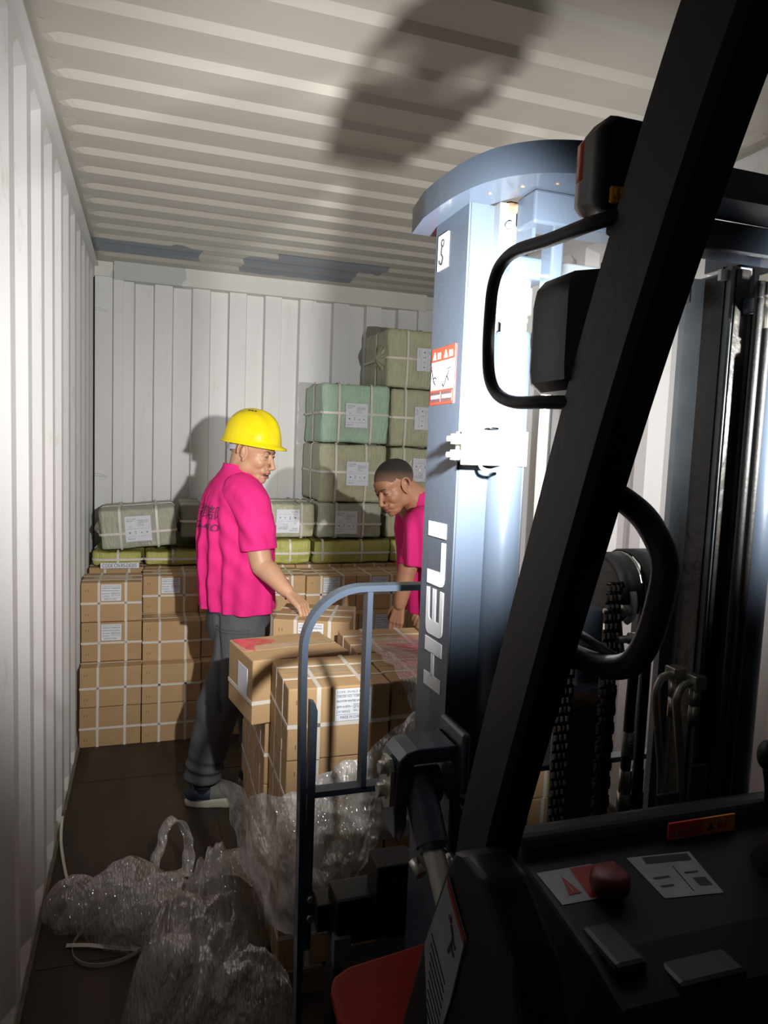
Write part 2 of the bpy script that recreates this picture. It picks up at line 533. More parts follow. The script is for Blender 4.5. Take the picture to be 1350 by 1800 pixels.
box(bm, (2.237, YB-.02, 2.60), (W, YB+.03, H+.02))
struct('trim_1', bm, 'header')
bm = bmesh.new()     # lashing wire loops on the corner posts
for z in (2.39, .985+.35, .6):
    tube(bm, [(.0, YB-.004, z+.012), (.03, YB-.012, z+.010), (.07, YB-.012, z-.004), (.075, YB-.012, z-.012), (.03, YB-.012, z-.004), (.0, YB-.004, z-.002)], .0022, 6, 4)
struct('trim_2', bm, 'endwall', True)

# roof: panel with embossed corrugations
bm = bmesh.new()
ribp = 2.1148; pitch = .209; dz = .018
ys = []
k0 = int((Y0-ribp)/pitch)-1
y = ribp + k0*pitch
while y < YB+.1:
    # groove raised upwards; its far slope (at y) faces the camera
    for off, z in ((-.118, 0), (-.098, 1), (-.028, 1), (0.0, 0)):
        ys.append((y+off, z))
    y += pitch
ys = [(a, z) for a, z in ys if Y0 < a < YB-.09]
ys = [(Y0, 0)] + ys + [(YB, 0)]
xs = [(-.05, 0), (.035, 0), (.052, .35), (.075, .85), (.10, 1)] + [(.10+i*.215, 1) for i in range(1, 11)] + [(2.275, .85), (2.298, .35), (2.315, 0), (2.40, 0)]
G = []
for (a, z) in ys:
    row = []
    for (xx, e) in xs:
        yy = a
        if z == 0 and 0 < e < 1: pass
        row.append(bm.verts.new((xx, yy, H + dz*z*e)))
    G.append(row)
for a, b in zip(G, G[1:]):
    for i in range(len(xs)-1):
        f = bm.faces.new((a[i], a[i+1], b[i+1], b[i]))
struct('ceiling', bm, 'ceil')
bm = bmesh.new()
box(bm, (-.05, Y0, -.03), (W+.05, YB+.04, 0))
struct('floor', bm, 'floor')
bm = bmesh.new()     # low angle strip along the floor edge and plank joint strips
box(bm, (0, Y0, 0), (.012, YB-.05, .012)); box(bm, (W-.012, Y0, 0), (W, YB-.05, .012))
struct('baseboard_left', bm, mat('dusty_floor_edge', (.16, .14, .10), .8, 0, .4, 20))
bm = bmesh.new()
for yy in (3.42, 2.2, 1.0): box(bm, (.02, yy, 0), (W-.02, yy+.004, .0015))
for xx in (.62, 1.2, 1.78): box(bm, (xx, Y0, 0), (xx+.003, YB, .0012))
struct('trim_3', bm, 'black_plastic')

# ------------------------------------------------------------------ cartons
CW, CD, CH = .296, .285, .206
def band(bm, lo, hi, axis, pos, wd, t=.0014):
    """flat strap running around the box lo..hi in the plane normal to 'axis' at pos"""
    ax = 'XYZ'.index(axis); o1, o2 = [i for i in range(3) if i != ax]
    def ringpts(e, a):
        q = []
        for s1, s2 in ((0, 0), (1, 0), (1, 1), (0, 1)):
            v = [0, 0, 0]; v[ax] = a
            v[o1] = (hi[o1]+e) if s1 else (lo[o1]-e)
            v[o2] = (hi[o2]+e) if s2 else (lo[o2]-e)
            q.append(Vector(v))
        return q
    R = [[bm.verts.new(p) for p in ringpts(e, a)] for e, a in ((.0, pos-wd/2), (t, pos-wd/2), (t, pos+wd/2), (.0, pos+wd/2))]
    for a, b in zip(R, R[1:]):
        for i in range(4):
            j = (i+1) % 4; bm.faces.new((a[i], a[j], b[j], b[i]))

def label_mesh(wd, ht, lines, big=False):
    bm = bmesh.new()
    box(bm, (-wd/2, -.0008, -ht/2), (wd/2, 0, ht/2), 0)
    rot = Matrix(((1, 0, 0, 0), (0, 0, -1, 0), (0, 1, 0, 0), (0, 0, 0, 1)))
    for (s, x, z, size, fit) in lines:
        add_text(bm, s, size, Matrix.Translation((x, -.0012, z)) @ rot, 1, fit)
    for zz in (.62, .24, -.12, -.62):
        box(bm, (-wd/2*.94, -.0011, zz*ht/2), (wd/2*.94, -.0009, zz*ht/2+.0006), 1)
    return mesh_of('label', bm, ['paper', 'ink'])
lw, lh = .098, .086
LBL = label_mesh(lw, lh, [
    ('CODE: SN-NLO-1218-BN', -.045, .032, .009, .088), ('ORDER NO. V2889803994', -.045, .020, .009, .088),
    ('FILOTOR WATER LAUNDAU', -.045, .007, .009, .084), ('QTY: 6 SETS', -.045, -.008, .009, .036),
    ('G.W: 9.800 KGS', -.045, -.021, .009, .036), ('INNER BOX: 35.5x30.5', .0, -.003, .0075, .044),
    ('NET WEIGHT: 9.2 KG', .0, -.011, .0075, .044), ('MEAS: 31x29x21 CM', .0, -.019, .0075, .044),
    ('MADE IN CHINA', -.035, -.037, .011, .062)])

def carton_template(kind):
    bm = bmesh.new()
    lo = (-CW/2, 0, 0); hi = (CW/2, CD, CH)
    box(bm, lo, hi, 0, None, .004, 2)
    box(bm, (-CW/2+.004, CD/2-.001, CH-.0005), (CW/2-.004, CD/2+.001, CH+.0004), 1)
    box(bm, (-CW/2-.0004, .006, CH-.012), (-CW/2+.001, CD-.006, CH-.011), 1)
    for s in (.19, .81):      # staples at the corner of the front face
        for dx in (-.006, .006):
            box(bm, (-CW/2+.028+dx, -.0012, CH*s-.006), (-CW/2+.031+dx, .0, CH*s+.006), 1)
    root = obj('carton', bm, ['kraft', 'kraft_edge'])
    def st(axis, pos, wd=.0125):
        b = bmesh.new(); band(b, lo, hi, axis, pos, wd); return obj('strap', b, 'strap', root, world=False)
    if kind != 'plain':
        st('X', -.062); st('X', .070); st('Y', .085, .0105); st('Y', .195, .0105); st('Z', .098, .0115)
        b = bmesh.new(); box(b, (-.10, CD/2-.024, CH), (.10, CD/2+.024, CH+.0008))
        obj('packing_tape', b, 'tape', root, world=False)
    if kind == 'label':
        o = obj('label', LBL, None, root, world=False); o.location = (-.002, -.0022, CH-.052)
        o['label'] = 'white printed shipping label'
    return root
T = {k: carton_template(k) for k in ('label', 'bare', 'plain')}
used = set()
def carton(x, y, z, kind, label, rz=0.0, group=None, name='carton', sc=(1, 1, 1)):
    """x = left edge, y = front face"""
    if kind in used: o = copy_tree(T[kind])
    else: o = T[kind]; used.add(kind)
    o.location = (x+CW/2*sc[0], y, z); o.rotation_euler = (0, 0, math.radians(rz)); o.scale = sc
    tag(o, label, 'box', group)
    return o

lev = ['on the floor', 'second up from the floor', 'third up from the floor', 'topmost']
cols = [(.008, 'leftmost column by the left wall'), (.310, 'second column from the left wall'), (.607, 'third column, behind the helmeted man'),
        (.905, 'fourth column from the left wall'), (1.203, 'fifth column, behind the curved guard'), (1.501, 'sixth column, beside the bareheaded man'), (1.799, 'seventh column, near the right wall')]
front = {0: [3.815, 3.82, 3.92, 3.93], 1: [3.81, 3.815, 3.89, 4.08], 2: [3.82, 3.83, 3.9, 4.06], 3: [3.84, 3.85, 3.9, 4.02],
         4: [3.84, 3.86, 3.92, 3.99], 5: [3.85, 3.86, 3.91, 3.99], 6: [3.86, 3.87, 3.92, 4.0]}
labelled = {(0, 2), (0, 3), (1, 3), (3, 3), (4, 3), (5, 3), (5, 2)}
GW = 'strapped brown cartons stacked against the bales'
for ci, (cx_, cn) in enumerate(cols):
    for r in range(4):
        k = 'label' if (ci, r) in labelled else 'bare'
        lab = 'brown strapped carton %s, %s%s' % (lev[r], cn, ', labelled' if k == 'label' else '')
        carton(cx_+random.uniform(-.002, .002), front[ci][r], r*(CH+.0025), k, lab, random.uniform(-.25, .25), GW)
# second row behind: it carries the bales
cols2 = [.012, .315, .615, .915, 1.215, 1.515, 1.815]
for ci, cx_ in enumerate(cols2):
    for r in range(4):
        carton(cx_, 4.385, r*(CH+.0025), 'bare' if r == 3 else 'plain',
               'brown carton in the back row under the bales', 0, 'cartons in the back row that carry the bales')

# ------------------------------------------------------------------ pallet load in front
PZ = .087
bm = bmesh.new()
root = empty('pallet', (1.14, 2.3, 0))
for i, xx in enumerate((.70, .90, 1.10, 1.30, 1.50)):
    bm = bmesh.new(); box(bm, (xx, 1.89, PZ-.018), (xx+.12, 2.80, PZ), bev=.002)
    obj('deck_board', bm, 'wood', root)
for yy in (1.90, 2.30, 2.68):
    bm = bmesh.new(); box(bm, (.70, yy, .0), (1.62, yy+.09, PZ-.018), bev=.002)
    obj('stringer', bm, 'wood', root)
tag(root, 'wooden pallet on the floor under the carton pile', 'pallet')
GP = 'strapped brown cartons piled on the pallet'
gx = [(.695, 'left'), (1.002, 'middle'), (1.309, 'right')]
gy = [(1.90, 'front row'), (2.195, 'middle row'), (2.49, 'back row')]
ln = ['bottom layer', 'second layer', 'third layer']
for L in range(3):
    for yi, (yy, yn) in enumerate(gy):
        for xi, (xx, xn) in enumerate(gx):
            jx = random.uniform(-.006, .006) - (.012 if xi == 0 and yi == 1 else 0)
            carton(xx+jx, yy+random.uniform(-.003, .003), PZ+L*(CH+.002), 'bare',
                   'brown strapped carton in the %s of the pallet pile, %s, %s' % (ln[L], yn, xn), random.uniform(-.4, .4), GP)
tz = PZ+3*(CH+.002)
near = carton(.700, 1.895, tz, 'label', 'brown carton on top of the pallet pile nearest the curved guard, large printed label', -.2, GP)
for ch in near.children:
    if ch.name.startswith('label'): ch.location = (.038, -.0022, CH-.054); ch.scale = (1.08, 1, 1.08)
carton(1.004, 1.905, tz, 'bare', 'brown carton on top of the pallet pile beside the mast, under the red streaked film', .3, GP)
carton(1.312, 1.91, tz, 'bare', 'brown carton on top of the pallet pile, front right behind the mast', 0, GP)
g1 = carton(.985, 2.20, tz, 'bare', 'brown carton on top of the pallet pile, centre, with two crossing straps', -1.5, GP)
carton(1.30, 2.21, tz, 'bare', 'brown carton on top of the pallet pile, right of centre behind the mast', 0, GP)
mid = carton(.785, 2.64, tz, 'label', 'brown carton turned askew on the pallet pile under the helmeted man hand', 0, GP)
mid.rotation_euler = (0, 0, -.36); mid.location = (.928, 2.640, tz)
# carton with a red stained top, taped and not strapped
bm = bmesh.new()
box(bm, (-.165, 0, 0), (.165, .262, CH), 0, None, .004, 2)
box(bm, (-.160, .130, CH-.0005), (.160, .132, CH+.0004), 1)
red = obj('carton', bm, ['kraft', 'kraft_edge'])
red.location = (.803, 2.200, tz); red.rotation_euler = (0, 0, .17)
tag(red, 'brown carton with red stain and clear tape on its top', 'box', GP)
b = bmesh.new(); box(b, (-.16, .105, CH), (.162, .158, CH+.001)); obj('packing_tape', b, 'tape', red, world=False)
b = bmesh.new()
prism(b, [(-.160, .262-.01), (-.150, .165), (-.145, .12), (-.125, .10), (-.11, .162), (-.05, .17), (-.02, .20), (-.06, .235), (-.12, .25)], 'Z', CH+.001, CH+.0016)
obj('red_stain', b, 'redstain', red, world=False)
b = bmesh.new(); band(b, (-.165, 0, 0), (.165, .262, CH), 'Z', .07, .0125); obj('strap', b, 'strap', red, world=False)
b = bmesh.new(); box(b, (-.1665, .05, .075), (-.165, .15, .165)); obj('label', b, 'paper', red, world=False)

# ------------------------------------------------------------------ woven bales
def bale_mesh(w_, d_, h_, seed, bulge=.012, rough=.008):
    bm = bmesh.new()
    bmesh.ops.create_cube(bm, size=1)
    bmesh.ops.subdivide_edges(bm, edges=bm.edges[:], cuts=22, use_grid_fill=True)
    r = .022
    sv = Vector((seed*3.7, seed*1.3, seed*2.1))
    for v in bm.verts:
        p = Vector((v.co.x*w_*.982, v.co.y*d_*.985, v.co.z*h_*.985))
        q = Vector([max(-s/2+r, min(s/2-r, c)) for c, s in zip(p, (w_, d_, h_))])
        d = p-q
        if d.length > 1e-6: p = q + d.normalized()*min(d.length, r) if d.length > r else p
        n = d.normalized() if d.length > 1e-6 else Vector((0, 0, 1))
        t = 1-max(abs(v.co.x), abs(v.co.z))*2
        p += Vector((0, (-1 if v.co.y < 0 else 1)*bulge*max(0, 1-(abs(v.co.x)*2)**2)*max(0, 1-(abs(v.co.z)*2)**2), 0))
        nz = noise.noise(p*7+sv)*rough*1.3 + noise.noise(Vector((p.x*34, p.y*34, p.z*9))+sv)*rough*.35 + noise.noise(Vector((p.x*9, p.y*30, p.z*40))+sv)*rough*.25
        p += n*nz
        p.z += h_/2; p.y += d_/2
        v.co = p
    return bm

def bale_label(w2, h2, flip=False, side=False):
    bm = bmesh.new()
    box(bm, (-w2/2, -.001, -h2/2), (w2/2, 0, h2/2), 0)
    rot = Matrix(((1, 0, 0, 0), (0, 0, -1, 0), (0, 1, 0, 0), (0, 0, 0, 1)))
    L = [('CODE: CN-RS-DE205', -.062, .056, .010, .05), ('ORDER NO.:', -.062, .044, .010, .036), ('TEMPERED GLASS LID', .0, .046, .009, .06), ('DIAMETER 28 CM', .0, .036, .009, .055),
         ('QTY: 12', .0, .026, .009, .03), ('G.W. 19 KGS', .0, .016, .009, .032), ('NW', -.05, .010, .009, .012), ('MADE IN CHINA', -.06, -.062, .009, .04)]
    for (s, x, z, size, fit) in L:
        add_text(bm, s, size, Matrix.Translation((x, -.0014, z)) @ rot, 1, fit)
    for zz in (.0, -.045): box(bm, (-.064, -.0013, zz), (.064, -.0011, zz+.0008), 1)
    for k, xx in enumerate((-.046, -.014, .018, .048)):   # handling pictograms
        if k == 0: cyl(bm, (xx, -.0009, -.022), (xx, -.0015, -.022), .005, None, 6, 1)
        elif k == 1: box(bm, (xx-.004, -.0014, -.029), (xx+.004, -.001, -.027), 1); box(bm, (xx-.001, -.0014, -.027), (xx+.001, -.001, -.014), 1); box(bm, (xx-.004, -.0014, -.016), (xx+.004, -.001, -.013), 1)
        elif k == 2: prism(bm, [(xx-.004, -.026), (xx+.004, -.026), (xx, -.018)], 'Y', -.0014, -.001, 1)
        else: box(bm, (xx-.003, -.0014, -.027), (xx+.003, -.001, -.019), 1)
    me = mesh_of('label', bm, ['paper', 'ink'])
    if flip: me.transform(Matrix.Rotation(pi, 4, 'Y'))
    if side: me.transform(Matrix.Rotation(pi/2, 4, 'Y'))
    return me
BL = {'up': bale_label(.145, .15), 'flip': bale_label(.145, .15, True), 'side': bale_label(.145, .15, False, True)}

def bale(x0, x1, y, z0, z1, color, seed, label, straps=(.25, .78), hs=.45, lab=None, lpos=(.55, .5), depth=.5, rz=0, ry=0,
         bulge=.010, rough=.007, group='woven bales stacked at the end wall', tuft=False, film=False):
    w_, h_ = x1-x0, z1-z0
    bm = bale_mesh(w_, depth, h_, seed, bulge, rough)
    root = obj('bale', bm, color, None, True)
    root.location = ((x0+x1)/2, y, z0); root.rotation_euler = (0, ry, rz)
    tag(root, label, 'bale', group)
    def sband(axis, pos, wd=.014, n=40):
        b = bmesh.new()
        ax = 'XYZ'.index(axis)
        lo = (-w_/2, 0, 0); hi = (w_/2, depth, h_)
        o1, o2 = [i for i in range(3) if i != ax]
        s = [hi[i]-lo[i] for i in range(3)]; c = [(hi[i]+lo[i])/2 for i in range(3)]
        r = .02; path = []
        A, B_ = s[o1]/2, s[o2]/2
        for (sx_, sy_, a0) in ((1, 1, 0), (-1, 1, 90), (-1, -1, 180), (1, -1, 270)):
            for t in range(0, 7):
                an = math.radians(a0+15*t)
                path.append((sx_*(A-r)+math.cos(an)*r, sy_*(B_-r)+math.sin(an)*r))
        # densify flats
        P2 = []
        for i, p in enumerate(path):
            q = path[(i+1) % len(path)]
            L_ = math.dist(p, q); m_ = max(1, int(L_/.03))
            for t in range(m_): P2.append((p[0]+(q[0]-p[0])*t/m_, p[1]+(q[1]-p[1])*t/m_))
        rings = []
        for (a, bb) in P2:
            nrm = Vector((a/A if abs(a/A) > abs(bb/B_) else 0, bb/B_ if abs(bb/B_) >= abs(a/A) else 0)).normalized()
            base = [0, 0, 0]; base[o1] = c[o1]+a; base[o2] = c[o2]+bb
            bul = 0
            if ax != 1:
                fy = base[1]
                e = abs((base[0])/(w_/2)) if ax == 2 else abs(pos/(w_/2))
                g = abs((base[2]-h_/2)/(h_/2)) if ax == 0 else abs((pos-h_/2)/(h_/2))
                if fy < .02 or fy > depth-.02: bul = bulge*max(0, 1-e*e)*max(0, 1-g*g)
            rr_ = []
            for (e, a2) in ((.001+bul, -wd/2), (.0045+bul, -wd/2), (.0045+bul, wd/2), (.001+bul, wd/2)):
                v = list(base); v[ax] = pos+a2; v[o1] += nrm.x*e; v[o2] += nrm.y*e
                rr_.append(Vector(v))
            rings.append(rr_)
        V = [[b.verts.new(p) for p in r_] for r_ in rings]
        for i in range(len(V)):
            a_, b_ = V[i], V[(i+1) % len(V)]
            for j in range(4): b.faces.new((a_[j], a_[(j+1) % 4], b_[(j+1) % 4], b_[j]))
        return obj('strap', b, 'strap', root, world=False)
    for s in straps: sband('X', -w_/2+s*w_)
    if hs: sband('Z', h_*hs)
    sband('Y', depth*.45)
    if lab:
        o = obj('label', BL[lab], None, root, world=False)
        o.location = (-w_/2+lpos[0]*w_, -.0075-bulge*.9, h_*lpos[1])
        if h_ < .25: o.scale = (1.0, 1, .98)
        o['label'] = 'white printed paper label'
        # glossy clear tape over the label
        b = bmesh.new()
        nx, nz_ = 26, 26
        g = []
        for i in range(nx+1):
            row = []
            for j in range(nz_+1):
                xx = (-.5+i/nx)*.20; zz = (-.5+j/nz_)*.195
                row.append(b.verts.new((xx, noise.noise(Vector((xx*60, seed, zz*60)))*.0022-.002, zz)))
            g.append(row)
        for i in range(nx):
            for j in range(nz_): b.faces.new((g[i][j], g[i+1][j], g[i+1][j+1], g[i][j+1]))
        t = obj('clear_tape', b, 'film_tape', root, True, False); t.location = o.location + Vector((0, -.003, 0))
    if tuft:
        b = bmesh.new()
        q = bmesh.ops.create_icosphere(b, subdivisions=5, radius=1)
        for v in q['verts']:
            d = v.co.copy(); an = math.atan2(d.z, d.y)
            rp = 1+.13*math.sin(an*9+d.x*3)+.10*noise.noise(d*3+Vector((seed, 0, 0)))
            taper = 1-.55*max(0, -d.x)
            v.co = Vector((-w_/2+.006+d.x*.040, .13+d.y*.085*rp*taper, h_*.52+d.z*h_*.22*rp*taper))
        obj('gathered_end', b, color, root, True, False)
    return root

def zz(z): return 1.594+(z-1.594)*1.035
def xx_(x): return .3255+(x-.3255)*1.035
BY = 4.40; BZ = 4*(CH+.0025)
# yellow row
yl = [(.03, .305, 'yellow-green bale under the leftmost grey bale'), (.315, .635, 'yellow-green bale with pleated end, second in the bottom row'), (.645, 1.03, 'dark yellow bale low behind the helmeted man'),
      (1.045, 1.31, 'yellow-green bale right of the helmeted man'), (1.325, 1.84, 'long bright yellow-green bale under the tall bale stack'), (1.85, 2.3, 'yellow-green bale low behind the second man')]
for i, (a, b_, lb) in enumerate(yl):
    bale(a, b_, BY, BZ+.004, (.925, .925, .985, .985, .985, .985)[i], 'bale_yellow', 20+i, lb, (.5,) if b_-a < .35 else (.12, .62), .45, None, depth=.52, bulge=.014, rough=.012,
         group='low yellow-green bales', tuft=False)
ZG = 1.0
bale(.075, .50, BY-.02, ZG-.055, 1.180, 'bale_grey', 1, 'grey-green bale tilted slightly, leftmost, white label on front', (.27, .75), .40, 'up', (.50, .50), .50, 0, math.radians(-4.5), tuft=True)
bale(.515, .94, BY, ZG, 1.205, 'bale_shaded', 2, 'grey-green bale with shade painted into its wrap, left of the helmeted man', (.30, .75), .5, None)
bale(.945, 1.332, BY, ZG, 1.215, 'bale_olive', 3, 'olive bale right of the helmeted man with upside-down label', (.28, .78), .42, 'flip', (.55, .50))
bale(1.350, 1.775, BY, ZG, 1.225, 'bale_grey', 4, 'grey-green film wrapped bale, lowest of the tall stack', (.28, .70), .40, 'up', (.43, .45))
bale(1.345, 1.792, BY-.01, 1.228, 1.600, 'bale_olive', 5, 'olive bale under the mint green one in the tall stack', (.24, .68), .52, 'up', (.55, .50), bulge=.016, tuft=False)
bale(1.352, 1.800, BY, 1.604, 1.978, 'bale_green', 6, 'mint green bale on top of the left tall stack', (.25, .72), .50, 'up', (.50, .47), bulge=.014, tuft=False)
bale(1.810, 2.25, BY, 1.0, 1.300, 'bale_olive', 7, 'olive bale behind the second man, low in the right stack', (.25, .75), .5, None)
bale(1.815, 2.25, BY, 1.303, 1.592, 'bale_olive', 8, 'olive bale just above the second man head, right stack', (.22, .75), .45, 'flip', (.52, .5))
bale(1.805, 2.25, BY-.01, 1.595, 1.970, 'bale_olive', 9, 'beige olive bale right of the mint green bale', (.22, .75), .5, 'side', (.52, .5), bulge=.016)
bale(1.770, 2.22, BY, 1.974, 2.345, 'bale_olive', 10, 'olive bale with gathered left end, topmost by the mast', (.30, .78), .5, 'side', (.60, .5), bulge=.012, tuft=True, depth=.52)
# torn carton flap with hand lettering lying on the front cartons
bm = bmesh.new()
box(bm, (.075, 4.345, BZ), (.285, 4.349, BZ+.032), 0)
rot = Matrix(((1, 0, 0, 0), (0, 0, -1, 0), (0, 1, 0, 0), (0, 0, 0, 1)))
add_text(bm, 'CODE CN-RS-DE205', .03, Matrix.Translation((.085, 4.3445, BZ+.006)) @ rot, 1, .185)
o = obj('paper_strip', bm, ['paper', 'ink'])
tag(o, 'white paper strip lettered CODE CN-RS-DE205 on the leftmost cartons', 'label')
# ------------------------------------------------------------------ forklift
FX = 1.13
def mx_(x): return 2*FX - x
truck = empty('forklift', (FX, .75, 0))
tag(truck, 'dark slate-blue forklift truck with raised mast lettered HELI in the container', 'forklift')

# top tie plate of the mast
outl = [(.775, 1.255), (.762, 1.165), (.764, 1.09), (.772, 1.02), (.790, .965), (.822, .925), (.865, .900), (.93, .888), (FX, .885)]
inn = [(.832, 1.255), (.828, 1.10), (.838, 1.045), (.862, 1.002), (.90, .978), (.96, .968), (FX, .965)]
def sm2(pts): return [(p.x, p.y) for p in smooth_path([(a, b, 0) for a, b in pts], 4)]
o2 = sm2(outl[1:]); o2 = [outl[0]] + o2
i2 = sm2(inn)
poly = o2 + [(mx_(a), b) for a, b in o2[::-1][1:]] + [(mx_(a), b) for a, b in i2[:-1]] + i2[::-1]
bm = bmesh.new(); prism(bm, poly, 'Z', 1.978, 2.022)
plate = obj('mast_top_plate', bm, 'slate', truck); autosmooth(plate, 30)
b = bmesh.new()
for (px, py) in ((.80, 1.00), (.83, .955), (.87, .925), (.91, .91), (.95, .905), (1.0, .90)):
    ell(b, (px+.01, py+.012, 1.9775), (.004, .003, .0015), None, 0, 1)
for k in range(14):
    ell(b, (.955+random.uniform(0, .2), 1.0+random.uniform(-.03, .0), 1.9775), (random.uniform(.004, .01), .002, .0012), None, 0, 1)
obj('weld_spatter', b, 'rust', plate)
bm = bmesh.new()     # cross beam under the plate
box(bm, (.86, .965, 1.93), (mx_(.86), 1.02, 1.978), bev=.004)
obj('mast_crossbeam', bm, 'slate', truck)

def channel(sgn, name='outer_mast_rail'):
    """outer mast channel: web outside, two flanges pointing inwards"""
    f = (lambda x: x) if sgn > 0 else mx_
    bm = bmesh.new()
    pl = [(.80, 1.06), (.858, 1.06), (.858, 1.078), (.816, 1.082), (.816, 1.182), (.845, 1.186), (.845, 1.20), (.80, 1.20)]
    prism(bm, [(f(a), b_) for a, b_ in pl], 'Z', .12, 1.978)
    es = [e for e in bm.edges if abs(e.verts[0].co.z-e.verts[1].co.z) > .5]
    bmesh.ops.bevel(bm, geom=es, offset=.003, segments=2, affect='EDGES')
    o = obj(name, bm, 'slate', truck)
    return o
railL = channel(1); railR = channel(-1)
def inner(sgn):
    f = (lambda x: x) if sgn > 0 else mx_
    bm = bmesh.new()
    pl = [(.862, 1.090), (.915, 1.090), (.915, 1.106), (.892, 1.112), (.892, 1.196), (.918, 1.202), (.918, 1.218), (.862, 1.218)]
    prism(bm, [(f(a), b_) for a, b_ in pl], 'Z', .14, 1.950)
    o = obj('inner_mast_rail', bm, 'slate' if sgn > 0 else 'slate_dusty', truck)
    b = bmesh.new()
    for (yy, xx) in ((1.088, .889), (1.104, .902), (1.220, .890)):
        rect_sweep(b, [(f(xx), yy, .2), (f(xx), yy, 1.945)], .016, .0012, (1, 0, 0), k=1)
    rect_sweep(b, [(f(.9155), 1.21, .2), (f(.9155), 1.21, 1.945)], .0012, .007, (1, 0, 0), k=1)
    rect_sweep(b, [(f(.8935), 1.15, .2), (f(.8935), 1.15, 1.945)], .0012, .03, (1, 0, 0), k=1)
    obj('grease_layer', b, 'greasy', o)
    return o
inL = inner(1); inR = inner(-1)
bm = bmesh.new(); box(bm, (mx_(.93), 1.10, 1.925), (mx_(.90), 1.108, 1.945)); obj('wear_pad', bm, 'white_vinyl', inR)
bm = bmesh.new()      # dusty rear plate with two bolts under the top plate
box(bm, (.842, 1.040, 1.80), (.872, 1.060, 1.978)); o = obj('gusset_plate', bm, 'slate_dusty', railL)
for z in (1.945, 1.892):
    bm = bmesh.new(); cyl(bm, (.857, 1.040, z), (.857, 1.033, z), .0065, .0045, 12); obj('bolt', bm, 'slate_dusty', railL)
bm = bmesh.new(); box(bm, (.872, .99, 1.90), (.878, 1.10, 1.978)); box(bm, (.905, .985, 1.84), (.925, 1.02, 1.978), 0, None, .003); obj('gusset', bm, 'slate', plate)
bm = bmesh.new(); tube(bm, [(.862, 1.05, 1.977), (.868, 1.02, 1.966), (.885, 1.0, 1.968), (.905, .99, 1.977)], .008, 8); obj('weld_bead', bm, 'rust', plate, True)
# HELI letters on the outside of the left rail
LET = {'I': [[1.171, 1.4665], [1.094, 1.4685], [1.093, 1.443], [1.170, 1.441]],
 'L': [[1.109, 1.435], [1.093, 1.436], [1.091, 1.375], [1.0925, 1.367], [1.097, 1.3615], [1.106, 1.359], [1.167, 1.357], [1.168, 1.381], [1.108, 1.384]],
 'E': [[1.167, 1.3495], [1.154, 1.351], [1.1505, 1.300], [1.148, 1.2965], [1.143, 1.295], [1.136, 1.296], [1.139, 1.351], [1.124, 1.352], [1.122, 1.296], [1.105, 1.297], [1.106, 1.352],
       [1.091, 1.3525], [1.090, 1.283], [1.092, 1.277], [1.097, 1.273], [1.106, 1.2715], [1.150, 1.269], [1.158, 1.2705], [1.163, 1.2755], [1.165, 1.284]],
 'H': [[1.164, 1.262], [1.089, 1.264], [1.088, 1.240], [1.121, 1.239], [1.118, 1.201], [1.087, 1.202], [1.086, 1.178], [1.162, 1.175], [1.163, 1.199], [1.131, 1.200], [1.134, 1.238], [1.163, 1.237]]}
bm = bmesh.new()
for k, pts in LET.items():
    if k == 'H':
        for q in ([(1.164, 1.262), (1.089, 1.264), (1.088, 1.240), (1.163, 1.237)], [(1.134, 1.239), (1.121, 1.240), (1.118, 1.200), (1.131, 1.199)], [(1.163, 1.199), (1.087, 1.202), (1.086, 1.178), (1.162, 1.175)]):
            prism(bm, q, 'X', .7990, .7998)
    else: prism(bm, pts, 'X', .7990, .7998)
obj('letters', bm, 'white_letter', railL)
# warning sticker
RX = Matrix(((0, 0, -1, 0), (-1, 0, 0, 0), (0, 1, 0, 0), (0, 0, 0, 1)))    # text in XY -> on plane X, reading towards -Y
bm = bmesh.new()
box(bm, (.7985, 1.089, 1.669), (.7995, 1.189, 1.765), 0)
box(bm, (.7981, 1.092, 1.694), (.7986, 1.1385, 1.742), 1); box(bm, (.7981, 1.1410, 1.694), (.7986, 1.187, 1.742), 1)
for a in (1.094, 1.1425):
    box(bm, (.7981, a, 1.673), (.7986, a+.043, 1.691), 3)
    box(bm, (.7978, a+.002, 1.679), (.7982, a+.041, 1.685), 1)
    prism(bm, [(a+.040, 1.746), (a+.026, 1.746), (a+.033, 1.759)], 'X', .7978, .7984, 1)
add_text(bm, '警告', .012, Matrix.Translation((.7980, 1.112, 1.747)) @ RX, 1, .017, bold=.0002)
add_text(bm, '警告', .012, Matrix.Translation((.7980, 1.162, 1.747)) @ RX, 1, .017, bold=.0002)
def stickline(pts, wd=.0012):
    rect_sweep(bm, [(.7979, a, z) for a, z in pts], .0003, wd, (1, 0, 0), 2, 1)
stickline([(1.184, 1.730), (1.180, 1.722), (1.176, 1.714), (1.168, 1.716), (1.162, 1.713)]); stickline([(1.178, 1.717), (1.173, 1.708), (1.166, 1.703)])
stickline([(1.174, 1.709), (1.160, 1.710)], .0006); ell(bm, (.7979, 1.185, 1.733), (.0003, .0025, .003), None, 0, 1)
stickline([(1.118, 1.727), (1.100, 1.728)], .0008); stickline([(1.108, 1.726), (1.110, 1.720), (1.118, 1.714), (1.122, 1.706), (1.130, 1.698)]); stickline([(1.116, 1.715), (1.108, 1.707)]); stickline([(1.130, 1.698), (1.136, 1.704)])
obj('warning_sticker', bm, ['red_vinyl', 'white_vinyl', 'ink', 'dark_vinyl'], railL)
bm = bmesh.new()
box(bm, (.7985, 1.141, 1.898), (.7995, 1.183, 1.956), 0)
tube(bm, [(.7981, 1.160, 1.936), (.7981, 1.163, 1.928), (.7981, 1.163, 1.920)], .0012, 6, 4, 1)
